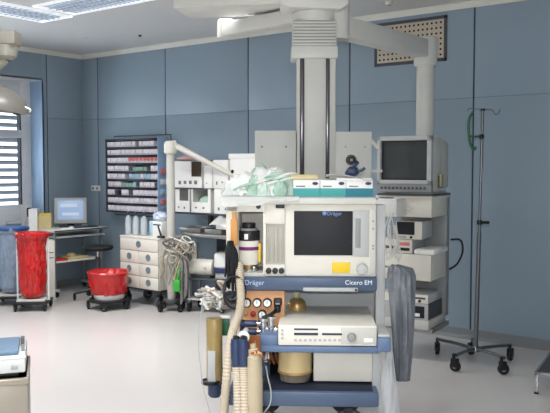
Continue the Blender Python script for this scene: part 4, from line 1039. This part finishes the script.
m = MB(); zq = zp+.018
m.ball(CONN,(c.x,.04,zq+.028),.038,.03,.03,ico=3,jit=.2,js=2); m.tube(CONN,[(c.x,.04,zq+.04),(c.x+.02,.04,zq+.07),(c.x+.035,.045,zq+.085)],.012,8,4); m.tube(CONN,[(c.x+.02,.03,zq+.03),(c.x+.05,.03,zq+.035),(c.x+.075,.03,zq+.05)],.009,8,4); m.ball(BLACK,(c.x+.02,.04,zq+.08),.012)
tag(m.done('blue_mask', loc=mf.o, rz=mf.rz), 'small dark blue rubber piece on the paper sheet', 'rubber piece')
# heap of wrapped tubing
m = MB(); rnd = random.Random(2)
for px, yl, rx, ry, rz_, mt, sd in ((248,.22,.17,.20,.13,WRAPW,1),(268,.2,.15,.18,.165,WRAPW,2),(284,.26,.12,.16,.15,GRNW,3),(236,.25,.10,.14,.08,GRNW,4),(262,.30,.10,.1,.17,GRN2,5),(245,.32,.08,.1,.13,GRN2,6),(285,.16,.07,.09,.135,GRN2,7)):
    a_ = P(px,190,yl); m.ball(mt,(a_.x,yl,SHZ+.004),rx*.86,ry*.82,rz_,ico=4,jit=.22,js=2.6,seed=sd*3.3,squash=0.0)
for px, yl, rx, rz_, mt, sd in ((255,.10,.06,.11,GRN2,21),(272,.10,.06,.125,WRAPW,22),(290,.12,.045,.12,GRNW,23),(243,.12,.06,.085,WRAPW,24),(264,.06,.045,.09,GRNW,25),(280,.06,.04,.10,GRN2,26)):
    a_ = P(px,190,yl); m.ball(mt,(a_.x,yl,SHZ+.004),rx,rx*.9,rz_,ico=4,jit=.36,js=3.4,seed=sd*3.3,squash=0.0)
for k in range(9):
    px = rnd.uniform(245,288); a_ = P(px,182,.12); z_ = SHZ+rnd.uniform(.06,.13)
    m.tube([HOSEW,GRN2,GRNW][k%3],[(a_.x-.08,.10,z_-.03),(a_.x-.02,.04+.02*k%3*.01,z_),(a_.x+.05,.06,z_+.01),(a_.x+.09,.14,z_-.03)],.008,6,6)
hp_ = m.done('wrapped_tubing', ang=60); hp_.location = mf.o; hp_.rotation_euler.z = mf.rz
tag(hp_, 'crumpled heap of clear and pale green plastic wrap on the machine', 'plastic wrap')
# clear sheet hanging over the front left edge of the shelf
def drape(u, v):
    px = 221+78*u; 
    edge = 205+1.6*math.sin(7*u)+.9*math.sin(17*u)-4*max(0,u-.5)*2
    if v < .5:
        a_ = P(px,197.5,-.045); yl = .16-(.205)*(v/.5); return Vector((a_.x, yl, SHZ+.005+.008*(1-v*2)+.003*noise.noise(Vector((u*9,v*7,1)))))
    a_ = P(px,197.5,-.045); z1_ = P(px,edge,-.045).z; w_ = (v-.5)*2
    return Vector((a_.x, -.046-.012*abs(noise.noise(Vector((u*8,2,v*3))))-.004, SHZ+.005+(z1_-SHZ-.005)*w_))
m = MB(); m.sheet(mat('clear sheet', (246,248,244), .5, var=.02), drape, 40, 16, .002)
tag(m.done('clear_drape', loc=mf.o, rz=mf.rz), 'thin white plastic sheet sagging over the front edge of machine shelf', 'plastic sheet')
# vaporizer bottle in the niche
c = P(249,260,.11); nz_ = P(250,273,0).z
vz = lambda py: P(249,py,.11).z
fr = Fr(*(mf.M @ Vector((c.x,.11,0))).xy, mf.rz, nz_)
t = thing('vaporizer', 'black topped vaporizer with white and purple label in the niche', 'vaporizer', fr)
z_ = lambda py: vz(py)-nz_
m = MB(); m.cyl(CREAM,(0,0,max(.03,z_(264))),(0,0,z_(240)),.062,n=32,b=.004); m.done('body', t)
m = MB(); m.cyl(BLACK,(0,0,z_(240)),(0,0,z_(230)),.066,n=32,b=.008); m.lathe(GREY,[(0,z_(230)),(.055,z_(230)),(.05,z_(228)),(0,z_(228))],n=28); m.cyl(BLACK,(0,0,z_(229)),(0,0,z_(222.5)),.040,n=28,b=.006); m.box(WHITE,-.022,.0,-.068,-.06,z_(238.5),z_(233),.002); m.done('dial', t)
m = MB(); m.cyl(PURP,(0,0,z_(249.5)),(0,0,z_(246)),.0628,n=32); m.box(YEL,.050,.072,-.02,.03,z_(262),z_(243),.004); m.done('label_band', t)
m = MB(); m.cyl(BRASS,(0,-.01,0),(0,-.01,z_(262)),.03,n=20,b=.004); m.cyl(CHROME,(.03,-.03,.002),(.03,-.03,.03),.018,n=16,b=.003); m.ball(BLACK,(-.05,0,.022),.022); m.cyl(STEEL,(0,0,.0),(0,0,.012),.055,n=24); m.done('filler', t)
# brass bell on the drawer
by = .25; c = P(297,306,by); 
bz0 = vt
sc_ = .060/.0095
zr = lambda py: P(297,py,by).z
fr = Fr(*(mf.M @ Vector((c.x, by, 0))).xy, mf.rz, vt)
t = thing('brass_bell', 'brass bell shaped cap with a glassy knob on the ventilator top', 'brass cap', fr)
m = MB(); m.lathe(BRASS,[(0,.0),(.060,0),(.060,.006),(.058,.03),(.052,.048),(.036,.062),(.02,.07),(0,.07)],n=36); m.done('bell', t)
m = MB(); m.lathe(mat('pale glassy knob',(196,196,160),.15),[(0,.068),(.018,.068),(.014,.078),(.022,.086),(.024,.1),(.016,.112),(0,.115)],n=24); m.done('knob', t)
# hoses on the machine's left, breathing bag
def corr(r): return lambda u,i: r*(1.0 if i%2 else .86)
m = MB(); HY = -.16
pts = [P(262,286,.0),P(247,288,-.05),P(241,298,-.1),P(239,314,-.13),P(233,330,-.20),P(229,352,-.28),P(226.5,380,-.30),P(224,413,-.26),P(223,440,-.26)]
m.tube(HOSE, [P(239,262,-.06),P(240,280,-.07)]+pts[2:], corr(.026), 14, 16); tag(m.done('breathing_hose', loc=mf.o, rz=mf.rz), 'thick pale corrugated hose curving down left of the gauges', 'hose', 'breathing hoses on the machine')
def port_hose(px, px2, label, y_):
    fr_ = mf; t = thing('breathing_hose', label, 'hose', mf, 'breathing hoses on the machine')
    m = MB(); m.tube(CONN,[P(px,339,y_),P(px+.4,352,y_),P(px+.8,366,y_)],lambda u,i:.030 if .15<u<.8 else .026,14,5); m.tube(BLACK,[P(px+1,337,y_+.02),P(px,342,y_)],.020,10,3); m.done('connector', t)
    m = MB(); m.tube(HOSE,[P(px+.8,365,y_),P(px2-.6,385,y_-.01),P(px2,413,y_-.02),P(px2,440,y_-.02)],corr(.0255),14,18); m.done('tube', t)
port_hose(235.5, 238, 'corrugated hose on the left dark blue connector', -.32)
port_hose(243, 245, 'corrugated hose on the right dark blue connector', -.33)
m = MB(); c = P(243.5,337,-.28)
m.cyl(HOSEW,(c.x,-.29,c.z),(c.x,-.27,c.z),.034,n=28,b=.004); m.cyl(GREYL,(c.x,-.295,c.z),(c.x,-.26,c.z),.014,n=16); m.cyl(HOSEW,(c.x,-.27,c.z),(c.x,-.07,c.z-.0),.016,n=14); m.done('filter_disc', mach)
m = MB(); by_ = -.33
def bagp(px0,px1,py): a=P(px0,py,by_); b=P(px1,py,by_); return (a.x+b.x)/2,(b.x-a.x)/2,a.z
rings = [(250,256,344),(248,260,352),(247,262,361),(246.5,262.5,372),(246,263,386),(246,263,400),(247,263,414),(250,262,428)]
cx_ = [bagp(*r_) for r_ in rings]
m.tube(RUBT,[(x,by_,z) for x,w,z in cx_],lambda u,i:[w for x,w,z in cx_][min(len(cx_)-1,round(u*(len(cx_)-1)))],20,6)
o = tag(m.done('breathing_bag', loc=mf.o, rz=mf.rz), 'long tan rubber breathing bag hanging below the gauge panel', 'breathing bag')
m = MB(); rnd = random.Random(8)
for k in range(5):
    px = 249+k*2.4; m.tube(COPPER,[P(px,337,-.20),P(px+rnd.uniform(-2,2),346,-.28),P(px+rnd.uniform(-3,3),353,-.34-.01*k),P(px+1,348,-.26)],.009,8,5)
tag(m.done('orange_cable', loc=mf.o, rz=mf.rz), 'orange brown cord bundled above the tan breathing bag', 'cord')
# suction jar at far left of the machine
jy = .05; c = P(214.5,350,jy); fr = Fr(*(mf.M @ Vector((c.x,jy,0))).xy, mf.rz)
jz_ = lambda py: P(214.5,py,jy).z
t = thing('suction_jar', 'tall yellow-brown jar with a pale strip left of the hoses', 'suction jar', fr)
m = MB(); m.cyl(OLIVE,(0,0,jz_(383)),(0,0,jz_(318)),.048,n=32,b=.004); m.done('jar', t)
m = MB(); m.box(GREYL,-.034,.012,-.056,-.03,jz_(381),jz_(349),.003); m.done('strip', t)
m = MB(); m.cyl(BLACK,(-.02,-.02,jz_(382.5)),(-.02,-.02,jz_(379)),.056,n=24,b=.003); m.box(BLACK,-.075,.05,-.03,.0,jz_(383),jz_(379),.003); m.done('clamp', t)
m = MB(); m.lathe(CONN,[(0,jz_(397)),(.03,jz_(396.5)),(.040,jz_(394)),(.042,jz_(383)),(0,jz_(383))],c=(0,0,0),n=28); m.done('cup', t)
m = MB(); a_ = fr.loc(mf.M @ P(236,330,.1)); m.cyl(ALU,(0,.03,jz_(330)),(a_.x,.12,jz_(330)),.012,n=10); m.cyl(ALU,(0,.03,jz_(372)),(a_.x,.12,jz_(372)),.012,n=10); m.done('bracket', t)
m = MB(); a_ = P(225.5,326,.12); m.box(GREEN,a_.x-.03,a_.x+.025,.10,.13,a_.z-.055,a_.z+.05,.004); m.box(WHITE,a_.x-.03,a_.x+.03,.095,.13,a_.z+.05,a_.z+.065,.003)
tag(m.done('green_card', loc=mf.o, rz=mf.rz), 'small green card holder beside the yellow-brown jar', 'card')
# black cable skein and orange hose
m = MB(); rnd = random.Random(4)
for k in range(12):
    px = 226.5+k*.9; e = rnd.uniform(272,292)
    m.tube(BLACK,[P(230+rnd.uniform(-2,3),241,-.02-.004*k),P(px,252,-.04-.003*k),P(px+rnd.uniform(-1.5,1.5),268,-.045-.003*k),P(px+rnd.uniform(-2,2),e,-.04)],.0075,6,5)
for k in range(4):
    c = P(232+k*.9,288+1.5*k,-.05-.012*k); r_ = .045+.006*k
    m.tube(BLACK if k%2 else GREYD,[c+Vector((r_*math.cos(q*PI/5),.006*math.sin(q*2),r_*1.5*math.sin(q*PI/5))) for q in range(11)],.006,6,4)
tag(m.done('cable_skein', loc=mf.o, rz=mf.rz), 'looped skein of black cables hanging at the machine left side', 'cables')
m = MB(); m.tube(ORH,[P(234,212,-.02),P(235,225,-.022),P(234.5,245,-.022)],.013,10,5); m.box(ORH,P(231,214,0).x,P(238,214,0).x,-.03,-.002,P(235,245,0).z,P(235,219,0).z,.006)
tag(m.done('orange_hose', loc=mf.o, rz=mf.rz), 'short orange hose hanging above the black cable skein', 'hose')
# thin line dropping to the floor left of the jar, and one under the absorber
m = MB(); m.tube(THINT,[P(203,300,.0),P(199,330,-.02),P(199,352,-.04),P(203,385,-.06),P(210,413,-.06),P(212,425,-.06)],.0028,6,8)
m.tube(THINT,[P(203,300,.0),P(208,296,.05),P(215,304,.08),P(222,312,.1)],.0035,6,5)
tag(m.done('thin_tube', loc=mf.o, rz=mf.rz), 'thin white tube looping down left of the yellow-brown jar', 'tube')
m = MB(); m.tube(THINT,[P(266,366,-.18),P(268,378,-.27),P(271,392,-.285),P(270,404,-.285),P(264,413,-.28),P(258,425,-.27)],.004,6,6)
tag(m.done('clear_tube', loc=mf.o, rz=mf.rz), 'thin pale tube hanging below the absorber across the navy base', 'tube')
# clutter of white lines and packets behind the skein
m = MB(); rnd = random.Random(14)
for k in range(16):
    px, py = rnd.uniform(203,226), rnd.uniform(286,310)
    m.tube([HOSEW,CREAM2,HOSE,GREY][k%4],[P(px,py,.12),P(px+rnd.uniform(-9,9),py+rnd.uniform(-7,7),.08),P(px+rnd.uniform(-9,9),py+rnd.uniform(-7,7),.10),P(px+rnd.uniform(-9,9),py+rnd.uniform(-6,8),.12)],.008,6,5)
m.tube(GREY,[P(212,305,.1),P(222,307,.12),P(236,306,.15)],.014,8,4)
tag(m.done('tubing_tangle', loc=mf.o, rz=mf.rz), 'tangle of white and grey lines above the yellow-brown jar', 'tubing')
# grey foil bag and clear glove bag on the right
gy = -.02
rg = [(392,398,264),(388,413,268),(387,416,276),(388.5,415.5,292),(390,415,310),(392,414,335),(393,412.5,358),(393.5,410,381)]
def gbag(u, v):
    k = u*(len(rg)-1); i = min(int(k), len(rg)-2); f = k-i
    l = rg[i][0]*(1-f)+rg[i+1][0]*f; r_ = rg[i][1]*(1-f)+rg[i+1][1]*f; py = rg[i][2]*(1-f)+rg[i+1][2]*f
    px = l+(r_-l)*v; a_ = P(px,py,gy); puff = .03*math.sin(PI*v)*(1-.5*u)+.012*noise.noise(Vector((v*7,u*3,5)))
    return Vector((a_.x, gy-puff, a_.z))
m = MB(); m.sheet(GREYBAG, gbag, 40, 20, .006)
hk = P(392,268,gy); m.tube(CHROME,[(P(385,268,.05).x,.05,hk.z),(hk.x+.02,gy+.004,hk.z),(hk.x+.045,gy-.01,hk.z+.012)],.006,8,4)
o = m.done('foil_bag', loc=mf.o, rz=mf.rz); tag(o, 'long grey crinkled plastic bag hanging at right of the machine', 'plastic bag')
wy_ = -.14
def wbag(u, v):
    l = 386-9*u; r_ = 392+8*u; py = 345+70*u; px = l+(r_-l)*v; a_ = P(px,py,wy_)
    return Vector((a_.x, wy_-.03*math.sin(PI*v)*(.3+u)-.01*noise.noise(Vector((v*6,u*4,2))), a_.z))
m = MB(); m.sheet(CLEARG, wbag, 24, 16, .004)
m.sheet(CLEARG, lambda u,v: wbag(u,v)+Vector((0,.06*math.sin(PI*v)*(.3+u)+.002,0)), 24, 16, .004)
m.box(GREYD,P(385,348,wy_).x,P(388,348,wy_).x,wy_-.01,wy_+.004,P(385,352,wy_).z,P(385,345,wy_).z,.002)
tag(m.done('clear_bag', loc=mf.o, rz=mf.rz), 'cloudy clear plastic bag hanging from the blue tray end', 'plastic bag')

# ------------------------------------------------------------------ camera, sky, exposure
cam = bpy.data.cameras.new('camera'); cam.sensor_width = 36; cam.lens = FOC/550*36; cam.clip_end = 200
co = bpy.data.objects.new('camera', cam); COL.objects.link(co); co.location = CAM
co.rotation_euler = (R(90)-PIT, 0, YAW)
sc.camera = co
w = bpy.data.worlds.new('sky'); sc.world = w; w.use_nodes = True
bg = w.node_tree.nodes['Background']; bg.inputs['Color'].default_value = (.78,.88,1.0,1); bg.inputs['Strength'].default_value = 2.6
fl = bpy.data.lights.new('camera_flash', 'POINT'); fl.energy = 240; fl.shadow_soft_size = .03; fl.color = (1,.99,1)
fo = bpy.data.objects.new('camera_flash', fl); COL.objects.link(fo); fo.location = CAM + Vector((.03,-.02,.16))
lamp_day = lamp('window_daylight', XL-ND-.25, 4.4, 2.2, 1.6, 110, (.82,.91,1.0), 170, 1.75, (0, R(-90), 0))
vs = sc.view_settings; vs.view_transform = 'Standard'; vs.look = 'None'; vs.gamma = 1.0; vs.use_curve_mapping = False; vs.exposure = 0.0
